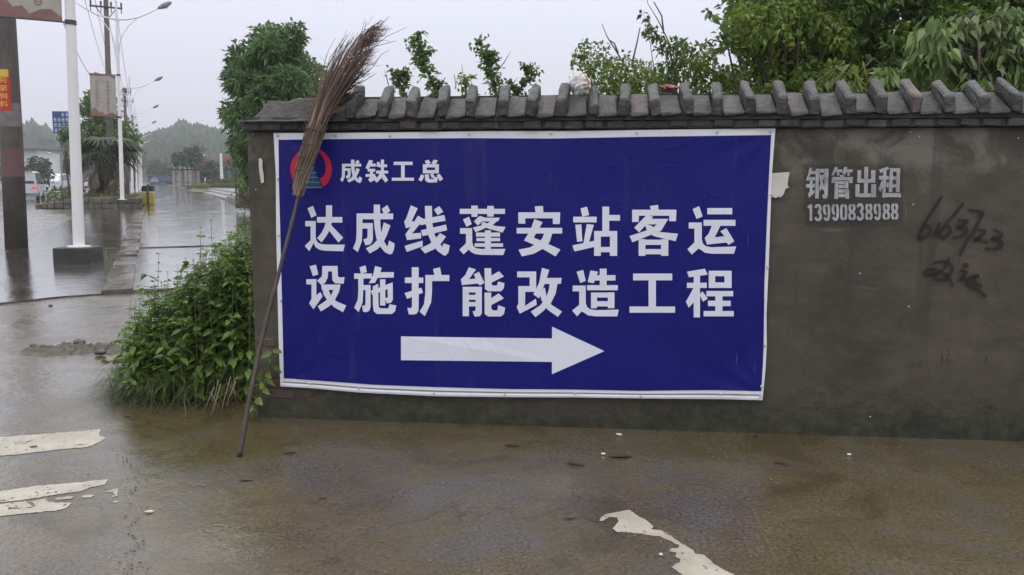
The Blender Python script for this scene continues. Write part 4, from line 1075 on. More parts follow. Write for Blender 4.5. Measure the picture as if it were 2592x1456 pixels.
L_hedge = leaf_mat("hedge_leaves", (0.035, 0.065, 0.015), (0.06, 0.10, 0.02), (0.10, 0.14, 0.03), 0.5, 0.25)
L_yellowhedge = leaf_mat("yellow_hedge_leaves", (0.12, 0.14, 0.02), (0.20, 0.21, 0.03), (0.28, 0.28, 0.05), 0.5, 0.25)
L_grass = leaf_mat("grass_blades", (0.035, 0.065, 0.016), (0.065, 0.10, 0.025), (0.11, 0.145, 0.04), 0.5, 0.3, (0.22, 0.19, 0.09))
L_palm = leaf_mat("palm_fronds", (0.030, 0.048, 0.014), (0.052, 0.078, 0.022), (0.080, 0.108, 0.034), 0.45, 0.25)
L_deadpalm = leaf_mat("dead_palm_fronds", (0.09, 0.070, 0.042), (0.15, 0.115, 0.07), (0.21, 0.17, 0.105), 0.7, 0.2)

def norm_rows(a):
    return a / np.maximum(np.linalg.norm(a, axis=1, keepdims=True), 1e-9)
def leaf_arrays(Pn, A, L, Wd, up=0.6, fold=0.12, droop=0.15, big=False):
    """leaves at points Pn growing along A; L length, Wd width"""
    n = len(Pn)
    A = norm_rows(A)
    N = norm_rows(rng.normal(size=(n, 3)) * (1 - up) + np.array([0, 0, 1.0]) * up + rng.normal(size=(n, 3)) * 0.12)
    Sd = norm_rows(np.cross(A, N)); N = np.cross(Sd, A)
    L = L[:, None]; Wd = Wd[:, None]
    dz = np.array([0, 0, -1.0])
    if not big:
        b = Pn; t = Pn + A * L + dz * L * droop
        l = Pn + A * L * 0.42 + Sd * Wd * 0.5 + N * L * fold; r = Pn + A * L * 0.42 - Sd * Wd * 0.5 + N * L * fold
        V = np.stack([b, l, t, r], 1).reshape(-1, 3)
        idx = (np.arange(n) * 4)[:, None]
        F = np.concatenate([idx + np.array([[0, 2, 1]]), idx + np.array([[0, 3, 2]])], 0)
        return V, F.tolist()
    m1 = Pn + A * L * 0.33 + dz * L * droop * 0.2; m2 = Pn + A * L * 0.68 + dz * L * droop * 0.55; t = Pn + A * L + dz * L * droop * 1.1
    l1 = m1 + Sd * Wd * 0.5 + N * L * fold; r1 = m1 - Sd * Wd * 0.5 + N * L * fold
    l2 = m2 + Sd * Wd * 0.36 + N * L * fold * 0.8; r2 = m2 - Sd * Wd * 0.36 + N * L * fold * 0.8
    V = np.stack([Pn, m1, m2, t, l1, l2, r1, r2], 1).reshape(-1, 3)
    idx = (np.arange(n) * 8)[:, None]
    F3 = np.concatenate([idx + np.array([[0, 1, 4]]), idx + np.array([[0, 6, 1]]), idx + np.array([[2, 3, 5]]), idx + np.array([[2, 7, 3]])], 0)
    F4 = np.concatenate([idx + np.array([[1, 2, 5, 4]]), idx + np.array([[1, 6, 7, 2]])], 0)
    return V, F3.tolist() + F4.tolist()
def leaf_object(name, arrays, mat, parent):
    vs = []; fs = []; o_ = 0
    for V, F in arrays:
        vs.append(V); fs += [[i + o_ for i in f] for f in F]; o_ += len(V)
    me = bpy.data.meshes.new(name); me.from_pydata(np.concatenate(vs).tolist(), [], fs); me.update()
    return link_mesh(name, me, mat, parent)
def in_poly(x, y, pl):
    c = False; j = len(pl) - 1
    for i in range(len(pl)):
        if (pl[i][1] > y) != (pl[j][1] > y) and x < (pl[j][0] - pl[i][0]) * (y - pl[i][1]) / (pl[j][1] - pl[i][1]) + pl[i][0]: c = not c
        j = i
    return c
def edge_dist(x, y, pl):
    d = 1e9
    for i in range(len(pl)):
        ax, ay = pl[i - 1]; bx, by = pl[i]
        t = max(0, min(1, ((x - ax) * (bx - ax) + (y - ay) * (by - ay)) / max(1e-9, (bx - ax) ** 2 + (by - ay) ** 2)))
        d = min(d, math.hypot(x - ax - t * (bx - ax), y - ay - t * (by - ay)))
    return d
def lobes_in(pl, Z, r_px, n, half_depth, seed):
    """lobe centres spread through a crown whose outline at distance Z is pl"""
    q = random.Random(seed); out = []
    x0, x1 = min(p[0] for p in pl), max(p[0] for p in pl); y0, y1 = min(p[1] for p in pl), max(p[1] for p in pl)
    k = 0
    while len(out) < n and k < 60000:
        k += 1
        x = q.uniform(x0, x1); y = q.uniform(y0, y1)
        if not in_poly(x, y, pl): continue
        ed = edge_dist(x, y, pl)
        r = r_px * q.uniform(0.65, 1.2)
        if ed < r * 0.55: r = max(ed * 1.15, r_px * 0.28)
        full = min(1, ed / (0.22 * min(x1 - x0, y1 - y0) + 1))
        dz = q.uniform(-1, 1) * half_depth * (0.3 + 0.7 * full)
        out.append((P(x, y, Z + dz), r * (Z + dz) / FPX))
    return out
def lobe_leaves(lobes, per_m2, size, aspect=0.5, jitter=0.35, up=0.55, droop=0.2, big=False, outward=0.8, fill=0.35, flat=0.85):
    PP = []; AA = []
    for c, r in lobes:
        n = max(6, int(per_m2 * 4 * math.pi * r * r))
        d = norm_rows(rng.normal(size=(n, 3)))
        rad = r * np.where(rng.random(n) < fill, rng.random(n) ** 0.5, 1 + 0.16 * rng.normal(size=n))
        p = np.array(c)[None, :] + d * rad[:, None] * np.array([1, 1, flat])
        PP.append(p); AA.append(d * outward + rng.normal(size=(n, 3)) * 0.55 + np.array([0, 0, -0.1]))
    PP = np.concatenate(PP); AA = np.concatenate(AA)
    L = size * (1 + jitter * (rng.random(len(PP)) * 2 - 1))
    return leaf_arrays(PP, AA, L, L * aspect, up, 0.1, droop, big)
def limbs(mb, base, top, lobes, r0, n_limbs=10, seed=1, bend=0.06):
    q = random.Random(seed)
    base = Vector(base); top = Vector(top); H = (top - base).length
    pts = []; rad = []
    for i in range(9):
        t = i / 8
        pts.append(base.lerp(top, t) + Vector((q.uniform(-1, 1), q.uniform(-1, 1), 0)) * H * bend * math.sin(t * 3.1) * .5)
        rad.append(r0 * (1.25 if i == 0 else 1 - 0.8 * t))
    mb.tube(pts, rad, 9)
    pick = q.sample(lobes, min(n_limbs, len(lobes))) if lobes else []
    for c, r in pick:
        t = q.uniform(0.35, 0.9); i = int(t * 8); s0 = pts[i]
        c = Vector(c)
        md = s0.lerp(c, 0.5) + Vector((q.uniform(-.1, .1), q.uniform(-.1, .1), q.uniform(0, .12))) * (c - s0).length
        rr = rad[i] * 0.5
        mb.tube([s0, s0.lerp(md, .5), md, md.lerp(c, .6), c], [rr, rr * .85, rr * .65, rr * .42, rr * .2], 6)
def tree(name, label, base, top, lobes, leaf, size, r0, per_m2=260, group=None, n_limbs=10, seed=1, cat="tree", bark=None, **kw):
    t = thing(name, label, cat, base, group=group)
    mb = MB(); limbs(mb, base, top, lobes, r0, n_limbs, seed)
    mb.build("trunk", bark or M_bark, t, smooth=True)
    leaf_object("crown", [lobe_leaves(lobes, per_m2, size, **kw)], leaf, t)
    return t

# --- conical evergreen behind the left end of the wall
Z1 = 21.0
pl = [(690, 50), (712, 62), (735, 52), (765, 75), (778, 100), (765, 135), (790, 150), (812, 175), (830, 240), (840, 340), (820, 430), (700, 480), (640, 470), (600, 385), (585, 350), (570, 312), (568, 255), (578, 205), (590, 160), (600, 122), (640, 108), (655, 85), (672, 70)]
lb = lobes_in(pl, Z1, 30, 150, 1.5, 5)
gp = P(700, 600, Z1); gp.z = 0
tree("evergreen_tree", "tall dense conical green tree rising behind the left end of the wall", gp, P(705, 120, Z1), lb, L_camphor, 0.15, 0.14, 250, n_limbs=26, seed=3, aspect=0.42, fill=0.25)

# --- thin leafy stems standing in a row behind the wall
def sapling(path, Z, wpx, label, leafm, size=0.055, n=420, bare=(), seed=0, spurs=6):
    n = int(n * 1.25); wpx *= 1.15; size *= 1.08
    q = random.Random(seed)
    base = P(path[-1][0], 700, Z); base.z = 0
    t = thing("sapling", label, "sapling", base, group="leafy stems behind the wall")
    mb = MB()
    tp = [P(x, y, Z) for x, y in path]
    chain = [base, base.lerp(tp[-1], 0.6)] + tp[::-1]
    mb.tube(chain, [0.03 - 0.025 * i / (len(chain) - 1) for i in range(len(chain))], 7)
    PP = []; AA = []
    segs = [(path[i], path[i + 1]) for i in range(len(path) - 1)]
    ends = []
    for s_ in range(spurs):
        a, b = q.choice(segs); u = q.random()
        x = a[0] + (b[0] - a[0]) * u; y = a[1] + (b[1] - a[1]) * u
        ex = x + q.choice((-1, 1)) * q.uniform(14, 34); ey = y - q.uniform(8, 34)
        mb.tube([P(x, y, Z), P((x + ex) / 2, (y + ey) / 2 + 3, Z + .03), P(ex, ey, Z + q.uniform(-.1, .1))], [0.006, 0.004, 0.0015], 4)
        ends.append(((x, y), (ex, ey)))
    for bx in bare:
        mb.tube([P(x, y, Z) for x, y in bx], [0.005] * (len(bx) - 1) + [0.0015], 4)
    mb.build("stem", M_bark, t, smooth=True)
    for k in range(n):
        if k % 3 == 0 and ends:
            (a, b) = q.choice(ends); u = q.uniform(0.2, 0.9); w = wpx * 0.25
        else:
            a, b = q.choice(segs); u = q.random(); w = wpx * (0.5 + 0.5 * u)
        x = a[0] + (b[0] - a[0]) * u + q.gauss(0, w * .36); y = a[1] + (b[1] - a[1]) * u + q.gauss(0, w * .3)
        PP.append(P(x, y, Z + q.gauss(0, w * .36) * Z / FPX)); AA.append((q.gauss(0, 1), q.gauss(0, 1), q.gauss(0.1, .8)))
    Ls = size * (0.7 + 0.6 * rng.random(n))
    leaf_object("leaves", [leaf_arrays(np.array([list(p) for p in PP]), np.array(AA), Ls, Ls * 0.62, 0.5, 0.1, 0.15)], leafm, t)
    return t
sapling([(1042, 102), (1058, 130), (1072, 165), (1092, 200), (1105, 240), (1115, 300)], 9.5, 34, "slanting leafy stem left of centre above the wall, just right of the broom", L_sap, 0.05, 620, [[(1070, 150), (1090, 120)], [(1150, 190), (1155, 225)]], 2)
sapling([(1003, 182), (1010, 205), (1022, 235), (1030, 300)], 9.9, 36, "short bushy stem over the coping close to the broom twigs", L_sap, 0.05, 330, [[(985, 222), (978, 195), (972, 178)]], 3, 4)
sapling([(1214, 100), (1222, 135), (1238, 165), (1250, 205), (1258, 250), (1262, 300)], 9.4, 30, "upright leafy stem with bare side twigs above the middle of the banner", L_sap, 0.05, 520, [[(1218, 130), (1219, 80)], [(1250, 190), (1275, 160), (1293, 130)], [(1232, 165), (1205, 155)]], 4)
sapling([(1348, 168), (1345, 195), (1325, 215), (1310, 235), (1300, 300)], 9.8, 30, "small forked leafy stem right of the upright one above the wall", L_sap, 0.05, 330, [[(1300, 210), (1312, 195)]], 5, 4)
sapling([(1175, 190), (1178, 215), (1180, 245), (1182, 300)], 10.4, 26, "low sparse leafy stem half hidden by the coping above the small lettering", L_bright, 0.05, 200, [[(1173, 195), (1168, 160)], [(1152, 225), (1160, 188)]], 6, 4)

# --- shrubs right of centre, bare branches sticking out of them
pl = [(1452, 130), (1480, 100), (1520, 105), (1540, 140), (1590, 130), (1600, 160), (1640, 150), (1700, 175), (1700, 300), (1470, 300), (1445, 160)]
lb = lobes_in(pl, 8.6, 17, 170, 0.5, 8)
gp = P(1560, 700, 8.6); gp.z = 0
sh = tree("shrub", "light green small-leaved shrub above the wall beside the white plastic bag", gp, P(1560, 160, 8.6), lb, L_bright, 0.045, 0.03, 520, n_limbs=22, seed=4, cat="shrub", aspect=0.6, fill=0.5)
mb = MB()
for pl_ in ([(1590, 180), (1560, 130), (1538, 95), (1523, 60)], [(1565, 135), (1555, 110), (1540, 100)], [(1700, 150), (1690, 100), (1665, 50), (1640, 10), (1635, -20)], [(1680, 85), (1675, 40), (1655, 5)], [(1600, 160), (1612, 110), (1620, 70)]):
    mb.tube([P(x, y, 8.5) for x, y in pl_], [0.010, 0.007, 0.005, 0.003, 0.002][:len(pl_)], 5)
mb.build("bare_branch", M_bark, sh)
pl = [(1612, 22), (1630, 30), (1650, 70), (1680, 95), (1715, 82), (1745, 105), (1765, 130), (1740, 200), (1740, 300), (1660, 300), (1668, 140), (1640, 100), (1620, 60)]
lb = lobes_in(pl, 8.0, 14, 95, 0.3, 9)
gp = P(1715, 700, 8.0); gp.z = 0
tree("shrub", "darker upright shrub above the red scrap on the wall", gp, P(1712, 90, 8.0), lb, L_dark, 0.05, 0.035, 430, n_limbs=18, seed=5, cat="shrub", aspect=0.6, fill=0.5)
pl = [(1740, 140), (1790, 120), (1830, 150), (1880, 160), (1890, 300), (1730, 300)]
lb = lobes_in(pl, 8.3, 17, 110, 0.35, 10)
gp = P(1805, 700, 8.3); gp.z = 0
tree("shrub", "yellowish green shrub between the dark shrub and the big tree", gp, P(1805, 160, 8.3), lb, L_bright, 0.045, 0.03, 520, n_limbs=16, seed=6, cat="shrub", aspect=0.6, fill=0.5)

# --- the big dark tree on the right, its crown going on above the frame
pl = [(1790, 40), (1800, 20), (1830, 45), (1850, 60), (1840, -10), (1870, -60), (2000, -160), (2300, -200), (2700, -200), (2850, -100), (2850, 300), (1880, 300), (1862, 170), (1900, 110), (1830, 105), (1805, 130), (1780, 120), (1800, 75)]
lb = lobes_in(pl, 9.2, 36, 760, 1.2, 12)
gp = P(2250, 700, 9.3); gp.z = 0
tree("broadleaf_tree", "big dark green tree filling the sky over the right half of the wall", gp, P(2260, -160, 9.3), lb, L_dark, 0.078, 0.13, 330, n_limbs=40, seed=7, aspect=0.55, fill=0.45)
pl = [(1780, 30), (1800, 22), (1835, 60), (1870, 10), (1900, -20), (2080, -20), (2150, 60), (2190, 180), (2130, 300), (1900, 300), (1870, 180), (1960, 140), (1850, 120), (1790, 70)]
lb = lobes_in(pl, 8.1, 24, 170, 0.5, 14)
gp = P(1990, 700, 8.2); gp.z = 0
tree("broadleaf_tree", "lighter green leafy tree at the left edge of the big dark tree", gp, P(1985, 10, 8.2), lb, L_bright, 0.062, 0.06, 330, n_limbs=26, seed=8, aspect=0.55, fill=0.5)
# --- pale big-leaved branches hanging nearest on the right
def hanging(label, clusters, Z, base_px, seed, leafm, size=0.12, per=26):
    q = random.Random(seed)
    base = P(base_px[0], 700, Z); base.z = 0
    t = thing("mulberry_tree", label, "tree", base)
    mb = MB(); top = P(base_px[0], base_px[1], Z)
    limbs(mb, base, top, [], 0.05, 0, seed)
    PP = []; AA = []
    for (x, y, r) in clusters:
        c = P(x, y, Z + q.uniform(-.25, .2))
        s0 = base.lerp(top, q.uniform(.75, 1))
        mb.tube([s0, s0.lerp(c, .5) + Vector((0, 0, .12)), c], [0.014, 0.009, 0.004], 5)
        for k in range(per):
            rr = r * Z / FPX
            d = Vector((q.gauss(0, 1), q.gauss(0, 1), q.gauss(0, .7))).normalized() * rr * q.uniform(.2, 1)
            PP.append(list(c + d)); AA.append([d.x * 3.5 + q.gauss(0, .15), d.y * 3.5 + q.gauss(0, .15), -0.28 + q.gauss(0, .16)])
    mb.build("trunk", M_bark, t, smooth=True)
    n = len(PP); Ls = size * (0.6 + 0.6 * rng.random(n))
    leaf_object("crown", [leaf_arrays(np.array(PP), np.array(AA), Ls, Ls * 0.58, 0.72, 0.07, 0.55, True)], leafm, t)
    return t
q = random.Random(31)
cl = [(2360, 75, 45), (2340, 110, 40), (2400, 100, 45), (2370, 140, 45), (2330, 150, 35), (2440, 70, 45), (2470, 110, 50), (2500, 60, 45), (2530, 120, 50), (2560, 30, 45), (2575, 90, 50), (2500, 160, 45), (2440, 165, 40), (2560, 170, 45), (2400, 185, 40), (2590, 140, 40), (2650, 60, 60), (2700, 140, 60), (2650, 190, 50), (2300, 180, 35), (2350, 215, 40), (2480, 215, 50), (2560, 220, 50), (2240, 190, 30)]
hanging("pale green tree with large drooping leaves at the right edge over the wall", cl, 6.9, (2470, 20), 32, L_pale, 0.078, 74)
cl = [(2170, 175, 35), (2130, 190, 35), (2090, 205, 30), (2210, 200, 30), (2250, 185, 35), (2060, 215, 25), (2150, 215, 35), (2230, 220, 30)]
hanging("low pale leafy branches just above the coping right of the banner", cl, 6.9, (2170, 175), 33, L_bright, 0.075, 40)
# twigs of big leaves standing clear against the sky left of the dark tree
mb = MB()
sprig = thing("sprig", "overhanging leafy twig outlined against the sky left of the big tree", "branch", P(1880, 100, 7.9))
PP = []; AA = []
for path in ([(1900, 130), (1860, 110), (1830, 70), (1805, 40), (1785, 22)], [(1900, 130), (1850, 112), (1800, 100), (1770, 118)], [(1895, 135), (1840, 125), (1795, 130)]):
    for i in range(len(path) - 1):
        a, b = path[i], path[i + 1]
        mb.tube([P(a[0], a[1], 7.9), P(b[0], b[1], 7.9)], [0.006, 0.005], 5)
        for k in range(9):
            u = q.random()
            p = P(a[0] + (b[0] - a[0]) * u + q.gauss(0, 4), a[1] + (b[1] - a[1]) * u + q.gauss(0, 4), 7.9 + q.gauss(0, .04))
            PP.append(list(p)); AA.append([q.gauss(0, 1), q.gauss(0, 1), q.gauss(-.4, .5)])
mb.build("twig", M_bark, sprig)
Ls = 0.068 * (0.7 + 0.6 * rng.random(len(PP)))
leaf_object("leaves", [leaf_arrays(np.array(PP), np.array(AA), Ls, Ls * 0.6, 0.4, 0.08, 0.2, True)], L_dark, sprig)

# --- rubbish caught on top of the coping
def crumple(center, sx, sy, sz, seed, n=14):
    mb = MB()
    def f(u, v):
        th = u * 2 * math.pi; ph = (v - .5) * math.pi
        d = Vector((math.cos(th) * math.cos(ph), math.sin(th) * math.cos(ph), math.sin(ph)))
        k = 1 + 0.42 * noise.noise(d * 2.6 + Vector((seed, 0, 0))) + 0.2 * noise.noise(d * 7 + Vector((0, seed, 0)))
        return (center[0] + d.x * sx * k, center[1] + d.y * sy * k, center[2] + d.z * sz * k)
    mb.grid(f, n * 2, n); return mb
M_plastic = smat("white_plastic_film", (0.62, 0.61, 0.58), 0.3, 0.15, 14, bump=(18, 0.6, 0.02))
c = WP(1466, 214, Yr + 0.03)
bag = thing("plastic_bag", "crumpled white plastic bag caught on the coping above the banner", "bag", (c.x, c.y, c.z - 0.06))
crumple(c, 0.062, 0.045, 0.068, 3).build("bag_body", M_plastic, bag, smooth=False)
MB().tube([c + Vector((0.035, -0.05, 0.05)), c + Vector((0.055, -0.052, 0.02)), c + Vector((0.06, -0.045, -0.03))], [0.004, 0.006, 0.004], 5).build("orange_strap", smat("orange_strap", (0.5, 0.25, 0.06), 0.5), bag)
c = WP(1693, 224, Yr + 0.05)
tag(crumple(c, 0.05, 0.05, 0.02, 9, 10).build("plastic_scrap", smat("red_plastic", (0.20, 0.02, 0.025), 0.35), None), "small red plastic scrap lying behind the coping right of centre", "scrap")

# ================================================================== the weed clump left of the wall
def lerp_tab(tab, x):
    for i in range(len(tab) - 1):
        if x <= tab[i + 1][0]:
            t = (x - tab[i][0]) / (tab[i + 1][0] - tab[i][0]); return tab[i][1] + (tab[i + 1][1] - tab[i][1]) * max(0, min(1, t))
    return tab[-1][1]
tops = [(300, 880), (325, 770), (345, 735), (372, 740), (400, 690), (440, 700), (480, 660), (515, 625), (560, 615), (600, 565), (640, 538), (665, 580), (690, 800)]
wc = G(480, 1015)
bush = thing("weed_bush", "dense leafy green weed bush growing at the left end of the wall", "bush", wc)
stems = MB(); PP = []; AA = []; LL = []
q = random.Random(21)
spec = []
for k in range(240):
    bx = q.uniform(325, 655); by = q.uniform(968, 1022)
    tx = bx + q.gauss(0, 38) - (500 - bx) * 0.06
    tx = max(315, min(668, tx))
    ty = lerp_tab(tops, tx) + abs(q.gauss(0, 1)) * 78
    spec.append((bx, by, tx, min(ty, by - 70), q.uniform(-.12, .35)))
for (tx, ty, bx) in ((402, 643, 430), (507, 578, 510), (350, 726, 370), (372, 728, 400), (640, 552, 620), (600, 585, 590), (565, 612, 560), (470, 655, 470), (535, 560, 535), (620, 548, 610), (650, 545, 625), (632, 560, 600), (580, 590, 575), (612, 575, 590), (660, 600, 630), (450, 668, 450), (425, 690, 430)):
    spec.append((bx, 1000, tx, ty, 0.12))
for (bx, by, tx, ty, dz) in spec:
    b0 = G(bx, by); Z = depth_of(b0)
    tp = P(tx, ty, Z + dz)
    if tp.x > XL - 0.02 and tp.y > D - 0.03: tp.y = D - 0.05 - q.random() * .12
    md = b0.lerp(tp, 0.5) + Vector((q.gauss(0, .05), q.gauss(0, .05), 0))
    if md.x > XL and md.y > D - 0.03: md.y = D - 0.08
    n = max(5, int((tp - b0).length / 0.062))
    pts = []
    for i in range(n + 1):
        t = i / n; pts.append((b0 * (1 - t) ** 2) + md * 2 * t * (1 - t) + tp * t * t)
    stems.tube(pts, [0.0055 * (1 - 0.75 * i / n) for i in range(n + 1)], 5)
    a0 = q.uniform(0, 6.28)
    for i in range(1, n + 1):
        t = i / n
        if t < 0.16 and q.random() < .7: continue
        sz = 0.098 * (1 - 0.62 * max(0, t - .35) / .65) * q.uniform(.75, 1.2)
        if q.random() < .06: continue
        for s_ in (0, math.pi):
            an = a0 + i * 1.57 + s_ + q.gauss(0, .2)
            el = -0.15 + 0.75 * max(0, t - .6) / .4 + q.gauss(0, .15)
            PP.append(list(pts[i])); AA.append([math.cos(an), math.sin(an), el]); LL.append(sz)
        if q.random() < 0.45 and 0.2 < t < 0.9:
            an = q.uniform(0, 6.28); sp = pts[i] + Vector((math.cos(an), math.sin(an), .5)) * q.uniform(.06, .13)
            stems.tube([pts[i], sp], [0.003, 0.0015], 4)
            for j in range(5):
                a2 = q.uniform(0, 6.28); PP.append(list(pts[i].lerp(sp, q.uniform(.5, 1)))); AA.append([math.cos(a2), math.sin(a2), q.gauss(0.1, .3)]); LL.append(q.uniform(.05, .08))
stems.build("stems", M_stem, bush, smooth=True)
PPa = np.array(PP); keep = ~((PPa[:, 0] > XL + .02) & (PPa[:, 1] > D - 0.02))
Ls = np.array(LL)[keep]
leaf_object("leaves", [leaf_arrays(PPa[keep], np.array(AA)[keep], Ls, Ls * 0.52, 0.72, 0.06, 0.28, True)], L_weed, bush)
# small seedlings at the wall foot in front of the handle
def seedling(px, py, gx, gy, n, label):
    b0 = G(gx, gy); b0.y = min(b0.y, D - 0.03); t = thing("seedling", label, "weed", b0)
    tp = WP(px, py, D - 0.09)
    MB().tube([b0, b0.lerp(tp, .5) + Vector((0.02, -.02, 0)), tp], [0.004, 0.003, 0.002], 5).build("stem", M_stem, t)
    PP = []; AA = []
    for k in range(n):
        u = 0.45 + 0.6 * k / n; a = k * 2.4
        PP.append(list(b0.lerp(tp, min(1, u)))); AA.append([math.cos(a), math.sin(a) * .8 - .2, q.uniform(-.3, .25)])
    Ls = 0.075 * (0.8 + 0.5 * rng.random(n))
    leaf_object("leaves", [leaf_arrays(np.array(PP), np.array(AA), Ls, Ls * 0.6, 0.6, 0.06, 0.35, True)], L_weed, t)
seedling(652, 1000, 655, 1034, 8, "tiny green seedling at the wall foot behind the broom handle")
seedling(690, 885, 676, 1034, 14, "leafy weed shoot overlapping the lower left edge of the banner")

# long grass and dry straw hanging round the foot of the clump
def blades(specs, mat, name, parent, w=0.005):
    vs = []; fs = []
    for (p, d, L, drp) in specs:
        side = Vector((-d.y, d.x, 0))
        if side.length < 1e-4: side = Vector((1, 0, 0))
        side = side.normalized() * w * .5
        b = len(vs); n = 5
        for i in range(n):
            t = i / (n - 1)
            c = p + d * (L * t) + Vector((0, 0, -1)) * drp * L * t * t
            if c.z < 0.006: c.z = 0.006 + .002 * i
            ww = 1 - .85 * t
            vs += [c - side * ww, c + side * ww]
        fs += [(b + 2 * i, b + 2 * i + 1, b + 2 * i + 3, b + 2 * i + 2) for i in range(n - 1)]
    me = bpy.data.meshes.new(name); me.from_pydata([tuple(v) for v in vs], [], fs); me.update()
    return link_mesh(name, me, mat, parent)
sp = []
for k in range(1500):
    x = q.uniform(275, 470) if q.random() < .7 else q.uniform(440, 600)
    y = 960 + q.uniform(0, 65) + max(0, (x - 330)) * .04
    p = G(x, min(y, 1030)); p.z = q.uniform(0.0, 0.22) if x > 330 else q.uniform(0, .1)
    a = q.uniform(0, 6.28); d = Vector((math.cos(a) - .35, math.sin(a) - .45, q.uniform(.2, 1.2))).normalized()
    sp.append((p, d, q.uniform(.16, .42), q.uniform(.3, 1.0)))
tag(blades(sp, L_grass, "long_grass", None), "long drooping grass round the foot of the weed bush", "grass", kind="stuff")
sp = []
for (ax, ay) in ((560, 968), (590, 960), (540, 985), (575, 975)):
    for k in range(4):
        p = P(ax + q.uniform(-8, 8), ay + q.uniform(-8, 8), 5.55)
        d = Vector((q.gauss(-.15, .45), q.gauss(-.15, .3), -1)).normalized()
        sp.append((p, d, q.uniform(.14, .26), 0.05))
tag(blades(sp, M_straw, "dry_straw", None, 0.006), "bleached dry straw hanging under the weed bush", "straw", kind="stuff")

# ================================================================== street furniture
M_flag = smat("faded_flag_print", (0.34, 0.325, 0.29), 0.6, 0.12, 2)
M_flagred = smat("faded_flag_red", (0.22, 0.11, 0.10), 0.6, 0.25, 3)
M_flagtext = smat("faded_flag_lettering", (0.24, 0.14, 0.13), 0.6, 0.2, 5)
M_lamp = smat("grey_lamp_housing", (0.20, 0.22, 0.25), 0.35, 0.2, 6)
M_lens = smat("lamp_lens", (0.45, 0.5, 0.55), 0.15, 0.1, 6)
def glyph_quads(x, y, w, h, q):
    """strokes of an unreadable small character inside a cell"""
    t = 0.13; out = []
    for k in range(3):
        yy = y + h * (0.08 + 0.37 * k + q.uniform(-.04, .04)); a = q.uniform(0, .25); b = q.uniform(.75, 1)
        out.append((x + w * a, yy, x + w * b, yy + h * t))
    for k in range(2):
        xx = x + w * (0.15 + 0.55 * k + q.uniform(-.06, .1)); a = q.uniform(0, .3); b = q.uniform(.65, 1)
        out.append((xx, y + h * a, xx + w * t, y + h * b))
    return out
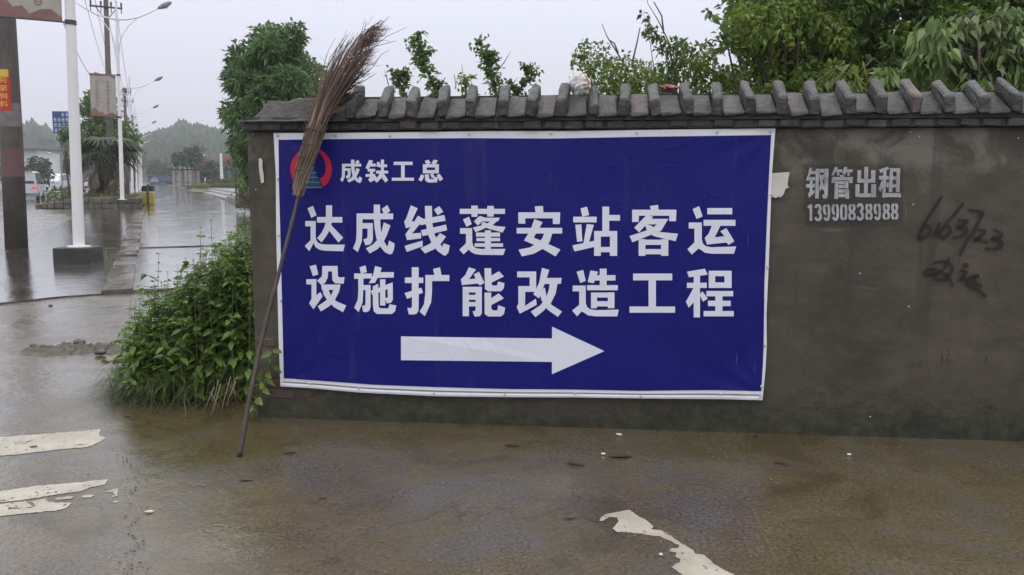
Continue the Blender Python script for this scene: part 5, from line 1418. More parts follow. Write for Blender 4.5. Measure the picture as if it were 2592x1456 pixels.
def make_lamp(name, label, base, group="double-armed street lamps", flag=True, arms=True):
    t = thing(name, label, "street lamp", base, STREET_A, group)
    pole = MB(); pole.lathe((0, 0, 0), [(0.12, 0), (0.12, .02), (0.098, .03), (0.092, 2.2), (0.09, 2.22), (0.085, 4), (0.07, 7.2), (0.055, 8.4), (0.05, 9.2)], 14)
    pole.build("pole", M_whitepaint, t, smooth=False, world=False)
    MB().lathe((0, 0, 9.2), [(0.03, 0), (0.03, .12), (0.055, .14), (0.06, .2), (0.03, .26), (0.005, .28)], 10).build("finial", M_whitepaint, t, world=False)
    MB().lathe((0, 0, 0), [(0.2, 0), (0.2, .03)], 14).build("base_plate", M_whitepaint, t, world=False)
    for s_ in (-1, 1):
        arm = MB()
        arm.tube([(0, 0, 8.55), (s_ * .45, 0, 8.6), (s_ * .9, 0, 8.72), (s_ * 1.4, 0, 8.98), (s_ * 1.9, 0, 9.28)], [.042, .04, .036, .032, .028], 8)
        ao = arm.build("arm", M_whitepaint, t, smooth=True, world=False)
        st = MB(); st.tube([(s_ * .05, 0, 7.0), (s_ * .09, 0, 7.4), (s_ * .25, 0, 7.9), (s_ * .55, 0, 8.35), (s_ * .88, 0, 8.68)], [.026, .026, .024, .022, .02], 7)
        st.build("strut", M_whitepaint, ao, smooth=True, world=False)
        hd = MB(); hd.lathe((s_ * 1.82, 0, 9.24), [(0.03, 0), (0.07, .08), (0.125, .25), (0.13, .45), (0.09, .66), (0.02, .74)], 12, axis=Vector((s_ * .86, 0, .5)))
        ho = hd.build("lamp_head", M_lamp, t, smooth=True, world=False)
        c_ = Vector((s_ * 1.82, 0, 9.24)) + Vector((s_ * .86, 0, .5)).normalized() * .4 + Vector((s_ * .06, 0, -.1))
        ln = MB(); ln.lathe(c_, [(0.1, 0), (0.09, .03), (0.03, .05)], 10, axis=Vector((s_ * .5, 0, -.86))); ln.build("lens", M_lens, ho, world=False)
    if flag:
        x1, x0 = -0.13, -1.24; z0, z1 = 3.98, 5.95
        fp = MB().box(((x0 + x1) / 2, 0, (z0 + z1) / 2), (x1 - x0, 0.018, z1 - z0)).build("flag_panel", M_flag, t, world=False)
        for zz in (z0 - .012, z1 + .012):
            MB().tube([(x0 - .02, 0, zz), (0, 0, zz)], 0.014, 6).build("flag_rod", M_darkmetal, t, world=False)
            MB().lathe((0, 0, zz - .04), [(0.096, 0), (0.096, .08)], 12).build("clamp", M_darkmetal, t, world=False)
        prof = [(0, .13), (.1, .2), (.22, .18), (.32, .09), (.45, .11), (.55, .04), (.7, .09), (.85, .10), (1, .03)]
        for sy in (-1, 1):
            y = sy * .0125
            pl = [(x0, y, z0 + .004), (x1, y, z0 + .004)] + [(x0 + (x1 - x0) * a, y, z0 + b * 1.9) for a, b in reversed(prof)]
            MB().flat(pl).build("printed_hills", M_flagred, fp, world=False)
            mb = MB(); q_ = random.Random(5)
            for cx_, y0_, n_ in ((.18, .3, 7), (.60, .3, 8)):
                for k in range(n_):
                    for (a, b, c, d) in glyph_quads(x0 + cx_ * (x1 - x0), 0, .17, .15, q_):
                        zt = z1 - y0_ - k * .185
                        mb.add([(a, y, zt - b), (c, y, zt - b), (c, y, zt - d), (a, y, zt - d)], [(0, 1, 2, 3)])
            for i_, f_ in enumerate(mb.v): mb.v[i_] = (f_[0], f_[1] + sy * 0.00008 * (i_ // 4 % 5 + 1), f_[2])
            tag(mb.build("printed_lettering", M_flagtext, fp, world=False), kind="stuff")
            tp_ = [(x0, y, z1 - .004), (x0, y, z1 - .14), (x0 + .12, y, z1 - .08), (x0 + .4, y, z1 - .1), (x1 - .3, y, z1 - .06), (x1 - .1, y, z1 - .16), (x1, y, z1 - .2), (x1, y, z1 - .004)]
            MB().flat(tp_).build("printed_border", M_flagred, fp, world=False)
    return t
lampA = G(203, 668); TILT = R(1.4)          # the old posts lean a little
LSP = 28.6
lamp_labels = ["nearest white street lamp post with a flag panel, standing in a dark concrete block",
               "second white street lamp, rising from the planted island beside the palm",
               "third street lamp in the row, directly beyond the palm island",
               "fourth street lamp of the receding row", "fifth street lamp of the receding row", "sixth street lamp, among the far poles", "seventh street lamp, near the end of the row"]
proto = None
for k, lab in enumerate(lamp_labels):
    b = lampA + S * (LSP * k); zb_ = 0.30 if k == 0 else (0.5 if k == 1 else 0.0)
    if proto is None:
        proto = make_lamp("street_lamp", lab, (b.x, b.y, zb_))
        # the nearest one carries a printed heron-like pattern on its flag, seen from behind
        fx = [c_ for c_ in proto.children if c_.name.startswith("flag_panel")][0]
    else:
        c = copy_tree(proto); c.location = (b.x, b.y, zb_); c["label"] = lab
        c.rotation_euler = (0, TILT, STREET_A)
proto.rotation_euler = (0, TILT, STREET_A)
blk = MB().box((0, 0, 0), (0.64, 0.6, 0.30), jit=0.004)
me = bpy.data.meshes.new("lamp_footing"); me.from_pydata(blk.v, [], blk.f); bevel_mesh(me, .012, 1)
o = link_mesh("lamp_footing", me, M_block); bl = lampA
o.location = (bl.x - 0.02, bl.y, 0.16); o.rotation_euler = (0, 0, YAW + R(3))
tag(o, "dark wet concrete footing block under the nearest lamp post", "footing")

# --- concrete power poles and their wires
def crossarm(mb_parent, z, half, n=4):
    a = MB().box((0, -.12, z), (half * 2, .08, .09)).build("crossarm", M_darkmetal, mb_parent, world=False)
    for s_ in (-1, 1):
        MB().tube([(s_ * half * .62, -.12, z - .04), (s_ * .1, -.1, z - .62)], 0.025, 5).build("brace", M_darkmetal, a, world=False)
    for k in range(n):
        x = -half + .06 + (2 * half - .12) * k / (n - 1)
        MB().lathe((x, -.12, z + .05), [(.025, -.35), (.025, 0), (.05, .02), (.03, .06), (.07, .09), (.04, .15), (.065, .18), (.03, .27), (.01, .29)], 8).build("insulator", M_darkmetal, a, world=False)
def power_pole(label, base, H, r0, r1, arms, rot=STREET_A):
    t = thing("power_pole", label, "utility pole", base, rot, "concrete power poles along the street")
    MB().lathe((0, 0, -.2), [(r0, 0), (r0 * .97, .2 + H * .2), (r0 + (r1 - r0) * .5, .2 + H * .5), (r1, H + .2)], 18).build("shaft", M_concrete, t, smooth=True, world=False)
    for z, half in arms: crossarm(t, z, half)
    t.rotation_euler = (0, TILT, rot)
    return t
pA = G(42, 628); pA.z = 0
poleA = power_pole("thick stained concrete power pole at the left edge of the picture", pA, 12.6, 0.232, 0.12, [(12.2, .85)])
pB = P(281, 451, 50); pB.z = 0
arm_z = P(280, 18, 50).z
Bs = []
for k, lab in enumerate(("concrete power pole with crossarm behind the lamp's flag panel", "power pole with two crossarms, second of the far row", "power pole low in the far row beyond the palm", "last small power pole of the far row")):
    b = pB + S * (40 * k); Bs.append(b)
    arms = [(arm_z, .85)] if k == 0 else [(arm_z - 1.1, .62), (arm_z - 2.0, .8)]
    t = power_pole(lab, b, arm_z + .5 if k == 0 else arm_z - .7, 0.19, 0.13, arms)
    if k == 0:
        MB().lathe((0, 0, 4.9), [(.175, 0), (.175, .09)], 14).build("steel_band", M_darkmetal, t, world=False)
        br = MB(); br.tube([(-.15, -.1, 7.0), (-.75, -.1, 7.15)], .03, 5); br.tube([(-.2, -.1, 6.7), (-.7, -.1, 7.0)], .025, 5)
        br.build("bracket", M_darkmetal, t, world=False)
M_wire = smat("power_cable", (0.11, 0.11, 0.125), 0.6)
for k in range(4):
    xo = -.79 + 1.58 * k / 3
    chain = [pA + T * xo + Vector((0, 0, 12.5))] + [b + T * (xo if i == 0 else xo * .9) + Vector((0, 0, arm_z + .33 if i == 0 else (arm_z - 1.75 if k % 2 else arm_z - .85))) for i, b in enumerate(Bs)]
    mb = MB(); pts = []
    for i in range(len(chain) - 1):
        a, b = chain[i], chain[i + 1]; L_ = (b - a).length
        for j in range(9 if i == 0 else 8):
            t = j / 8
            if j == 8: break
            p = a.lerp(b, t); p.z -= 4 * .018 * L_ * t * (1 - t); pts.append(p)
    pts.append(chain[-1]); mb.tube(pts, 0.013, 4, cap=False)
    tag(mb.build("power_line", M_wire), ["outermost left overhead wire strung along the power poles", "second overhead wire from the left along the power poles", "third overhead wire from the left along the power poles", "outermost right overhead wire strung along the power poles"][k], "wire", "overhead wires between the power poles")
mb = MB(); a = pA + Vector((0, 0, 9.0)); b = pB + T * (-.6) + Vector((0, 0, 7.1)); pts = []
for j in range(11):
    t = j / 10; p = a.lerp(b, t); p.z -= 4 * .02 * (b - a).length * t * (1 - t); pts.append(p)
mb.tube(pts, 0.013, 4, cap=False)
tag(mb.build("telephone_line", M_wire), "low slanting cable running to the bracket of the nearer far pole", "wire")

# bills pasted on the near pole
def pole_patch(name, y0, y1, x0, x1, mat, up, label=None, cat=None, parent=None):
    c0 = pA; Zp = depth_of(c0)
    zt = P(42, y0, Zp).z; zb_ = P(42, y1, Zp).z
    cdir = (CAMPOS - c0); cdir.z = 0; cdir.normalize(); side = Vector((-cdir.y, cdir.x, 0))
    if side.dot(RT) < 0: side = -side
    def rad(z):
        t = max(0, z) / 12.6; return 0.232 * .97 + (0.176 - 0.225) * (t - .2) / .3 if t > .2 else 0.232 - .007 * t / .2
    mb = MB()
    def f(u, v):
        z = zt + (zb_ - zt) * v; r = rad(z) + .006 + up
        cxp = 0.0
        a = math.asin(max(-.999, min(.999, x0 + (x1 - x0) * u)))
        p = c0 + T * (math.tan(TILT) * z) + side * math.sin(a) * r + cdir * math.cos(a) * r
        return (p.x, p.y, z)
    mb.grid(f, 10, 8)
    o = mb.build(name, mat, parent)
    if label: tag(o, label, cat)
    return o, f
M_adred = smat("red_sticker", (0.48, 0.02, 0.02), 0.4, 0.1)
M_adyel = smat("yellow_sticker", (0.62, 0.46, 0.03), 0.4, 0.1)
ad, adf = pole_patch("sticker", 178, 283, -.95, .12, M_adred, .0015, "red and yellow vertical advert sticker on the thick pole", "sticker")
pole_patch("yellow_head", 178, 197, -.95, -.02, M_adyel, .0035, parent=ad)
pole_patch("worn_bill", 262, 322, -.86, .86, smat("grey_bill", (0.17, 0.155, 0.15), 0.7, 0.3, 8), .001, "faded grey notice pasted below the red sticker on the pole", "notice")
pole_patch("worn_bill", 376, 448, -.92, .95, smat("scraped_bills", (0.22, 0.185, 0.18), 0.7, 0.5, 7, col2=(0.16, 0.06, 0.06)), .001, "scraped reddish remains of bills low on the thick pole", "notice")
def font_mesh(txt):
    cu = bpy.data.curves.new("tmp_text", 'FONT'); cu.body = txt; cu.size = 1.0; cu.fill_mode = 'FRONT' if hasattr(cu, 'fill_mode') else cu.fill_mode
    cu.dimensions = '2D'; cu.fill_mode = 'BOTH'; cu.offset = 0.012; cu.align_x = 'CENTER'; cu.align_y = 'CENTER'
    ob = bpy.data.objects.new("tmp_text", cu); COL.objects.link(ob)
    bpy.context.view_layer.update()
    dg = bpy.context.evaluated_depsgraph_get()
    me = bpy.data.meshes.new_from_object(ob.evaluated_get(dg))
    bpy.data.objects.remove(ob, do_unlink=True); bpy.data.curves.remove(cu)
    return me
for k, ch in enumerate("特驱饲料"):
    me = font_mesh(ch)
    vs = [tuple(v.co) for v in me.vertices]; fs = [tuple(p_.vertices) for p_ in me.polygons]
    if not vs: continue
    mb = MB()
    for v in vs:
        u = 0.44 + v[0] * .62; vv = 0.27 + k * .19 - v[1] * .155
        p = Vector(adf(u, vv)); d = (p - pA - T * (math.tan(TILT) * p.z)); d.z = 0; d.normalize(); mb.v.append(tuple(p + d * .003))
    mb.f = fs; mb.mi = [0] * len(fs)
    mb.build("printed_character", M_adyel, ad)

# --- blue direction sign behind the near post
Zs = 78
M_signblue = smat("blue_sign", (0.012, 0.05, 0.19), 0.4, 0.1)
M_signwhite = smat("sign_white", (0.65, 0.68, 0.72), 0.4, 0.05)
ps = P(165, 310, Zs); base_s = Vector((ps.x, ps.y, 0))
sign = thing("road_sign", "blue road sign with white characters partly behind the near lamp post", "sign", base_s, YAW + R(4))
kz = Zs / FPX
w_, h_ = 60 * kz, 54 * kz
zc = P(165, 310, Zs).z
MB().box((0, 0, zc), (w_, .05, h_)).build("panel", M_signblue, sign, world=False)
mb = MB(); q_ = random.Random(8)
for (c_, r_) in [(2, 0), (3, 0), (4, 0), (0, 1), (1, 1), (2, 1), (3, 1), (4, 1), (0, 2), (1, 2), (2, 2), (0, 3), (1, 3), (5, 0), (5, 1), (3, 2), (4, 2)]:
    for (a, b, c, d) in glyph_quads(-w_ / 2 + .12 + c_ * w_ / 6.2, 0, w_ / 9, h_ / 6, q_):
        zt = zc + h_ / 2 - .12 - r_ * h_ / 4.2
        mb.add([(a, -.029, zt - b), (c, -.029, zt - b), (c, -.029, zt - d), (a, -.029, zt - d)], [(0, 1, 2, 3)])
for i_, f_ in enumerate(mb.v): mb.v[i_] = (f_[0], f_[1] - 0.0004 * (i_ // 4 % 5 + 1), f_[2])
tag(mb.build("lettering", M_signwhite, sign, world=False), kind="stuff")
for s_ in (-.3, .3): MB().tube([(s_ * w_, .08, 0), (s_ * w_, .08, zc + h_ / 2)], .06, 8).build("post", M_lamp, sign, world=False)

# --- planted island with its stone edging
isA, isB = G(95, 528), G(358, 529)
idir = (isB - isA).normalized(); iL = (isB - isA).length
inn = Vector((-idir.y, idir.x, 0))
if inn.dot(F0) < 0: inn = -inn
island = thing("planter_island", "stone-edged planting island at the foot of the palm", "planter", isA)
def top_h(t): return 0.18 + 0.40 * min(1, t / .42) if t < .42 else 0.58
stm = [shared("stone", chip(MB().box((0, 0, 0), (1, 1, 1)), 0.06), M_stone, .07) for _ in range(4)]
x = 0.0
while x < iL:
    w = rnd.uniform(.28, .5); w = min(w, iL - x)
    H = top_h((x + w / 2) / iL); n = max(1, round(H / .27))
    for r_ in range(n):
        c = isA + idir * (x + w / 2) + Vector((0, 0, H * (r_ + .5) / n))
        put("stone", rnd.choice(stm), island, c + Vector((rnd.uniform(-.02, .02), rnd.uniform(-.03, .03), 0)), (0, 0, math.atan2(idir.y, idir.x) + R(rnd.uniform(-9, 9))), (w * rnd.uniform(.86, 1.0), .32, H / n * rnd.uniform(.86, .98)))
    x += w
for k in range(24):
    c = isB + S * (.4 + k * .8) - T * .12
    for r_ in range(2):
        put("stone", rnd.choice(stm), island, (c.x + rnd.uniform(-.02, .02), c.y, .29 * (r_ + .5)), (0, 0, STREET_A + math.pi / 2 + R(rnd.uniform(-4, 4))), (.78, .3, .28))
mb = MB(); mb.prism([Vector((p.x, p.y, h)) for p, h in ((isA + inn * .1, .1), (isA + idir * iL * .42 + inn * .1, .44), (isB - idir * .1 + inn * .1, .46), (isB + S * 19 - T * .2, .46), (isA + S * 19 + T * 1.0, .3))], (0, 0, -.6))
mb.build("soil", M_soil, island, fix=True)
sp = []
q = random.Random(61)
for k in range(2600):
    u = q.uniform(.12, .99); v = q.random() ** 1.6 * 9
    p = isA + idir * iL * u + S * (.25 + v * .9); p.z = (0.12 + .34 * min(1, u / .42))
    a = q.uniform(0, 6.28)
    sp.append((p, Vector((math.cos(a) * .5, math.sin(a) * .5, 1)).normalized(), q.uniform(.22, .55), q.uniform(.1, .5)))
g_ = blades(sp, L_grass, "grass", None, .02); tag(g_, "rough grass on the planted island under the palm", "grass", kind="stuff")

def bush_px(name, label, pl, Z, leaf, size, r_px, n, per, seed, cat="bush", hd=.6, ground=0.0, **kw):
    lb = lobes_in(pl, Z, r_px, n, hd, seed)
    cx_ = sum(p[0] for p in pl) / len(pl); b = P(cx_, 500, Z); b.z = ground
    t = thing(name, label, cat, b)
    mb = MB(); top = Vector((b.x, b.y, max(c[0].z for c in lb) * .8 + .1)); limbs(mb, b, top, lb, max(.02, .02 * top.z), 12, seed)
    mb.build("stems" if cat == "bush" else "trunk", M_bark, t, smooth=True)
    leaf_object("foliage" if cat == "bush" else "crown", [lobe_leaves(lb, per, size, **kw)], leaf, t)
    return t
bush_px("low_shrub", "low green shrub on the left end of the planted island", [(108, 505), (120, 480), (150, 470), (185, 465), (215, 480), (215, 512), (112, 516)], 45.5, L_dark, .16, 9, 55, 34, 71, ground=.2)
bush_px("island_tree", "dense dark green tree behind the palm on the island", [(205, 260), (215, 240), (240, 222), (252, 220), (268, 245), (292, 255), (300, 300), (345, 320), (350, 360), (330, 400), (215, 390), (200, 340)], 56, L_dark, .30, 16, 110, 20, 72, cat="tree", hd=1.4, ground=.4, aspect=.5)
bush_px("island_tree", "dark leafy tree bough showing left of the near lamp post under the blue sign", [(150, 330), (172, 312), (205, 318), (205, 375), (180, 372), (165, 362), (152, 368)], 54, L_dark, .28, 11, 40, 20, 73, cat="tree", hd=.9, ground=.3, aspect=.5)

# --- fan palm
Zp = 47.0
pb = P(270, 505, Zp); pb.z = .45
crown = P(268, 374, Zp)
palm = thing("fan_palm", "shaggy fan palm with drooping fronds on the planted island", "palm tree", pb)
mb = MB(); n = 16
pts = [pb.lerp(crown, i / n) + Vector((.03 * math.sin(i), 0, 0)) for i in range(n + 1)]
mb.tube(pts, [(.30 if i < 5 else .34 + .16 * math.sin((i - 5) / 11 * 3.1)) * (1 + .07 * math.sin(i * 2.4)) for i in range(n + 1)], 12)
mb.build("trunk", M_bark, palm, smooth=False)
def fan(root, d, L, mat, q, nb=18, dead=False):
    fr = MB()
    d = d.normalized(); side = d.cross(Vector((0, 0, 1)))
    if side.length < .05: side = Vector((1, 0, 0))
    side.normalize(); up = side.cross(d)
    pe = root + d * L * .5 + Vector((0, 0, -.1 * L if not dead else -.3 * L))
    md = root + d * L * .28 + Vector((0, 0, .03 * L))
    fr.tube([root, md, pe], [.028, .022, .016], 4)
    d2 = (pe - md).normalized(); up2 = side.cross(d2)
    for k in range(nb):
        a = (k / (nb - 1) - .5) * (4.1 if not dead else 2.0)
        dd = (d2 * math.cos(a) + side * math.sin(a)).normalized()
        ln = L * .62 * (1 - .22 * abs(a) / 2) * q.uniform(.85, 1.05)
        m1 = pe + dd * ln * .55 + up2 * .02; tp = pe + dd * ln + Vector((0, 0, -ln * q.uniform(.1, .35)))
        w = up2.cross(dd).normalized() * (.034 * L)
        fr.add([pe, m1 - w, tp, m1 + w, m1 + up2 * .03], [(0, 1, 4), (0, 4, 3), (1, 2, 4), (4, 2, 3)])
    return fr
q = random.Random(77)
for k in range(26):
    a = k * 2.4; el = q.uniform(-.35, .75)
    fan(crown + Vector((math.cos(a) * .12, math.sin(a) * .12, q.uniform(-.35, .25))), Vector((math.cos(a), math.sin(a), el)), q.uniform(1.7, 2.3), None, q).build("frond", L_palm, palm)
for (dx, el, ln) in ((-1, .55, 2.4), (-.9, .15, 2.1), (1, .2, 2.2), (.8, .55, 2.0), (-.6, -.4, 1.8)):
    fan(crown, RT * dx + F0 * -.25 + Vector((0, 0, el)), ln, None, q, 22).build("frond", L_palm, palm)
for k in range(20):
    a = q.uniform(0, 6.28)
    fan(crown + Vector((math.cos(a) * .3, math.sin(a) * .3, -q.uniform(.3, 1.9))), Vector((math.cos(a) * .6, math.sin(a) * .6, -.8)), q.uniform(1.0, 1.6), None, q, 12, True).build("dead_frond", L_deadpalm, palm)
for s_ in (-1, 1):
    for o_ in (0, .5):
        a = pb + RT * s_ * (1.1 + o_ * .35) + F0 * (o_ - .3); b = pb.lerp(crown, .42) + RT * s_ * .25
        MB().tube([a, b], .05, 6).build("prop_pole", M_bark, palm)

# --- litter bins
def litter_bin(label, base, rot, c_body, c_hood, s=1.0):
    t = thing("litter_bin", label, "litter bin", base, rot, "twin litter bins on the walkway")
    MB().box((0, 0, .04), (.62, .36, .08)).build("base", M_darkmetal, t, world=False)
    MB().box((0, 0, .55), (.10, .30, .95)).build("centre_post", M_stone, t, world=False)
    for s_ in (-1, 1):
        b = MB().box((s_ * .19, 0, .42), (.24, .3, .66)).build("bin", c_body, t, world=False)
        MB().box((s_ * .19, 0, .775), (.25, .31, .05)).build("rim", M_whitepaint, b, world=False)
        h = MB(); h.prism([(s_ * .19 - .13, -.16, .80), (s_ * .19 - .13, .16, .80), (s_ * .19 - .13, .16, 1.02), (s_ * .19 - .13, .02, 1.1), (s_ * .19 - .13, -.16, .98)], (.26, 0, 0))
        h.build("hood", c_hood, t, world=False, fix=True)
    MB().box((0, 0, 1.08), (.58, .2, .07)).build("roof", M_black, t, world=False)
    MB().lathe((.0, .0, 1.115), [(.07, 0), (.07, .07), (.03, .09)], 10).build("ashtray", M_darkmetal, t, world=False)
    return t
bp = G(377, 521); M_yellow = smat("yellow_enamel", (0.42, 0.33, 0.02), 0.35, 0.2)
litter_bin("yellow and black twin litter bin beside the palm island", bp, YAW + R(8), M_yellow, M_black)
bp2 = G(477, 484); litter_bin("grey-blue twin litter bin by the lawn, far down the walkway", bp2, YAW + R(8), smat("bluegrey_enamel", (0.10, 0.13, 0.16), .4), M_lamp)

# ------------------------------------------------------------------ vehicles
def vehicle(name, label, cat, base, heading, L_, W_, H_, paint, kind="van", group=None, lit=False):
    t = thing(name, label, cat, base, heading, group)
    h = W_ / 2; zb = .28 * H_ / 1.9; belt = H_ * .55
    if kind == "van": st = [(-.5, .9, .97), (-.49, .93, .985), (-.42, .97, 1.0), (.1, .98, 1.0), (.24, .95, .97), (.33, .8, .86), (.42, .58, .64), (.49, .5, .56), (.5, .44, .5)]
    else: st = [(-.5, .46, .5), (-.48, .55, .6), (-.36, .6, .64), (-.24, .9, .93), (-.1, .97, 1.0), (.08, .96, .99), (.24, .64, .68), (.42, .56, .6), (.49, .46, .5), (.5, .4, .44)]
    vs = []; m = 11
    for (y, zs, zt) in st:
        zr = H_ * zt; b_ = min(belt, zr - .02)
        sec = [(.9, zb), (1.0, zb + .18 * H_), (1.0, b_), (.84 if zr > belt * 1.15 else .95, max(b_ + .005, zr - .07)), (.62, zr - .005), (0, zr)]
        full = [(-x_, z_) for x_, z_ in sec] + [(x_, z_) for x_, z_ in reversed(sec[:-1])]
        nar = .94 if abs(y) > .485 else 1.0
        vs += [(x_ * h * nar, y * L_, z_) for x_, z_ in full]
    fs = []
    for i in range(len(st) - 1):
        for k in range(m - 1): fs.append((i * m + k, i * m + k + 1, (i + 1) * m + k + 1, (i + 1) * m + k))
        fs.append((i * m + m - 1, i * m, (i + 1) * m, (i + 1) * m + m - 1))
    fs.append(tuple(range(m))); fs.append(tuple((len(st) - 1) * m + k for k in range(m - 1, -1, -1)))
    mb = MB(); mb.add(vs, fs); bo = mb.build("body", paint, t, world=False, fix=True); smooth_by_angle(bo, 40)
    def pane(pts, name="window"):
        o_ = MB().flat(pts).build(name, M_glass, t, world=False); return o_
    zt = H_ - .12
    for s_ in (-1, 1):
        xb, xt = s_ * (h + .008), s_ * (h * .85 + .012)
        spans = ((-.44, -.24), (-.22, -.01), (.01, .2)) if kind == "van" else ((-.2, -.02), (0, .17))
        for a, b in spans: pane([(xb, a * L_, belt + .03), (xb, (b + (.06 if b > .15 else 0)) * L_, belt + .03), (xt, b * L_, zt), (xt, a * L_ + .05, zt)], "side_window")
        if kind == "van":
            MB().box((s_ * (h + .09), .27 * L_, belt + .1), (.14, .1, .2)).build("mirror", M_black, t, world=False)
        for yy in (-.32, .31):
            w = MB().lathe((s_ * (h - .2), yy * L_, .31), [(.31, 0), (.32, .03), (.32, .17), (.28, .2)], 18, axis=Vector((s_, 0, 0))).build("wheel", M_black, t, world=False)
            MB().lathe((s_ * (h - .01), yy * L_, .31), [(.19, 0), (.17, .025), (.05, .03)], 14, axis=Vector((s_, 0, 0))).build("hubcap", M_lamp, w, world=False)
    yr = -.5 * L_ - .012
    if kind == "van":
        pane([(-h * .8, yr, belt + .06), (h * .8, yr, belt + .06), (h * .7, yr + .04, H_ * .88), (-h * .7, yr + .04, H_ * .88)], "rear_window")
        MB().box((0, -.49 * L_, H_ * .99), (W_ * .72, .22, .035)).build("spoiler", paint, t, world=False)
        pane([(-h * .82, .345 * L_, H_ * .68), (h * .82, .345 * L_, H_ * .68), (h * .7, .25 * L_, H_ * .93), (-h * .7, .25 * L_, H_ * .93)][::1], "windscreen").location.y += .10
    else:
        pane([(-h * .8, -.372 * L_ + .0, H_ * .66), (h * .8, -.372 * L_, H_ * .66), (h * .7, -.26 * L_, H_ * .92), (-h * .7, -.26 * L_, H_ * .92)], "rear_window").location.y -= .06
        pane([(-h * .8, .25 * L_, H_ * .68), (h * .8, .25 * L_, H_ * .68), (h * .68, .1 * L_, H_ * .95), (-h * .68, .1 * L_, H_ * .95)], "windscreen").location.y += .07
    for s_ in (-1, 1):
        tl = smat("tail_lamp_lit", (0.5, .02, .02), .3) if lit else M_tail
        if lit:
            bs = [n_ for n_ in tl.node_tree.nodes if n_.type == 'BSDF_PRINCIPLED'][0]
            bs.inputs["Emission Color"].default_value = (1, .08, .05, 1); bs.inputs["Emission Strength"].default_value = 0.7
        MB().box((s_ * (h - .2), yr + .01, belt - .10 * H_), (.34, .05, .13)).build("tail_lamp", tl, t, world=False)
        MB().box((s_ * (h - .22), .5 * L_ + .0, H_ * (.38 if kind == "van" else .42)), (.3, .06, .14)).build("headlight", M_lens, t, world=False)
    MB().box((0, yr - .02, zb + .14), (W_ * .97, .12, .2)).build("bumper", M_lamp, t, world=False)
    MB().box((0, .5 * L_ + .03, zb + .12), (W_ * .95, .12, .2)).build("bumper", paint, t, world=False)
    MB().box((0, yr - .085, zb + .15), (.44, .02, .13)).build("number_plate", M_signblue, t, world=False)
    return t
M_tail = smat("tail_lamp", (0.25, .02, .02), .3)
M_silver = smat("silver_paint", (0.56, 0.57, 0.60), 0.3, 0.06, 2, metal=.1)
M_carwhite = smat("white_car_paint", (0.66, 0.67, 0.68), 0.3, 0.05, 2)
M_cardark = smat("dark_car_paint", (0.06, 0.065, 0.075), 0.3, 0.1, 2)
vb = P(60, 507, 58); vb.z = 0.004
vehicle("van", "silver van driving away with its tail lamp lit beside the thick pole", "van", vb + S * 2.3, STREET_A, 4.7, 1.78, 2.02, M_silver, "van", lit=True)
mbp = P(146, 470, 118); mbp.z = 0.004
vehicle("minibus", "white minibus coming up the road left of the near lamp post", "minibus", mbp, STREET_A + math.pi + R(-12), 5.2, 1.95, 2.15, M_carwhite, "van")
cp = P(222, 470, 140); cp.z = 0.004
vehicle("car", "small white car glimpsed between the near lamp post and the palm trunk", "car", cp, STREET_A + math.pi, 4.3, 1.72, 1.45, M_carwhite, "car")
cp = P(391, 462, 205); cp.z = 0.05
vehicle("car", "dark car parked far off behind the row of lamp posts", "car", cp, STREET_A + math.pi, 4.4, 1.75, 1.5, M_cardark, "car")

# --- blue lorry, far down the walkway
lp = P(408, 460, 215); lp.z = .05
lorry = thing("lorry", "blue lorry parked at the far end of the walkway", "lorry", lp, STREET_A + R(70))
M_bluetruck = smat("blue_lorry_paint", (0.03, 0.07, 0.16), .45)
MB().box((0, 2.2, 1.35), (2.1, 1.5, 1.7)).build("cab", M_bluetruck, lorry, world=False)
MB().box((0, -.9, 1.35), (2.2, 4.2, 1.1)).build("cargo_bed", M_bluetruck, lorry, world=False)
MB().box((0, 2.2, 1.75), (2.14, 1.0, .55)).build("cab_window", M_glass, lorry, world=False)
MB().box((0, .4, .62), (1.4, 5.4, .25)).build("chassis", M_black, lorry, world=False)
for s_ in (-1, 1):
    for yy in (2.1, -1.8): MB().lathe((s_ * .8, yy, .45), [(.45, 0), (.45, .25)], 14, axis=Vector((s_, 0, 0))).build("wheel", M_black, lorry, world=False)

# --- motorbike
mp = G(447, 472); bike = thing("motorbike", "parked motorbike at the edge of the far lawn", "motorbike", (mp.x, mp.y, .07), STREET_A + R(75))
for yy in (-.62, .62):
    w = [(math.cos(a) * .27, math.sin(a) * .27) for a in [i * 2 * math.pi / 18 for i in range(19)]]
    MB().tube([(0, yy + a, .3 + b) for a, b in w], .05, 6).build("wheel", M_black, bike, world=False)
MB().tube([(0, .62, .3), (0, .45, .75), (0, .38, 1.0)], .035, 6).build("fork", M_lamp, bike, world=False)
MB().tube([(-.35, .32, 1.03), (0, .4, .98), (.35, .32, 1.03)], .02, 6).build("handlebar", M_black, bike, world=False)
MB().tube([(0, .4, .8), (0, .15, .82), (0, -.1, .7)], [.08, .16, .1], 8).build("tank", M_tail, bike, world=False)
MB().tube([(0, -.02, .76), (0, -.4, .78), (0, -.75, .85)], [.1, .13, .08], 8).build("seat", M_black, bike, world=False)
MB().box((0, 0, .42), (.22, .5, .35)).build("engine", M_lamp, bike, world=False)

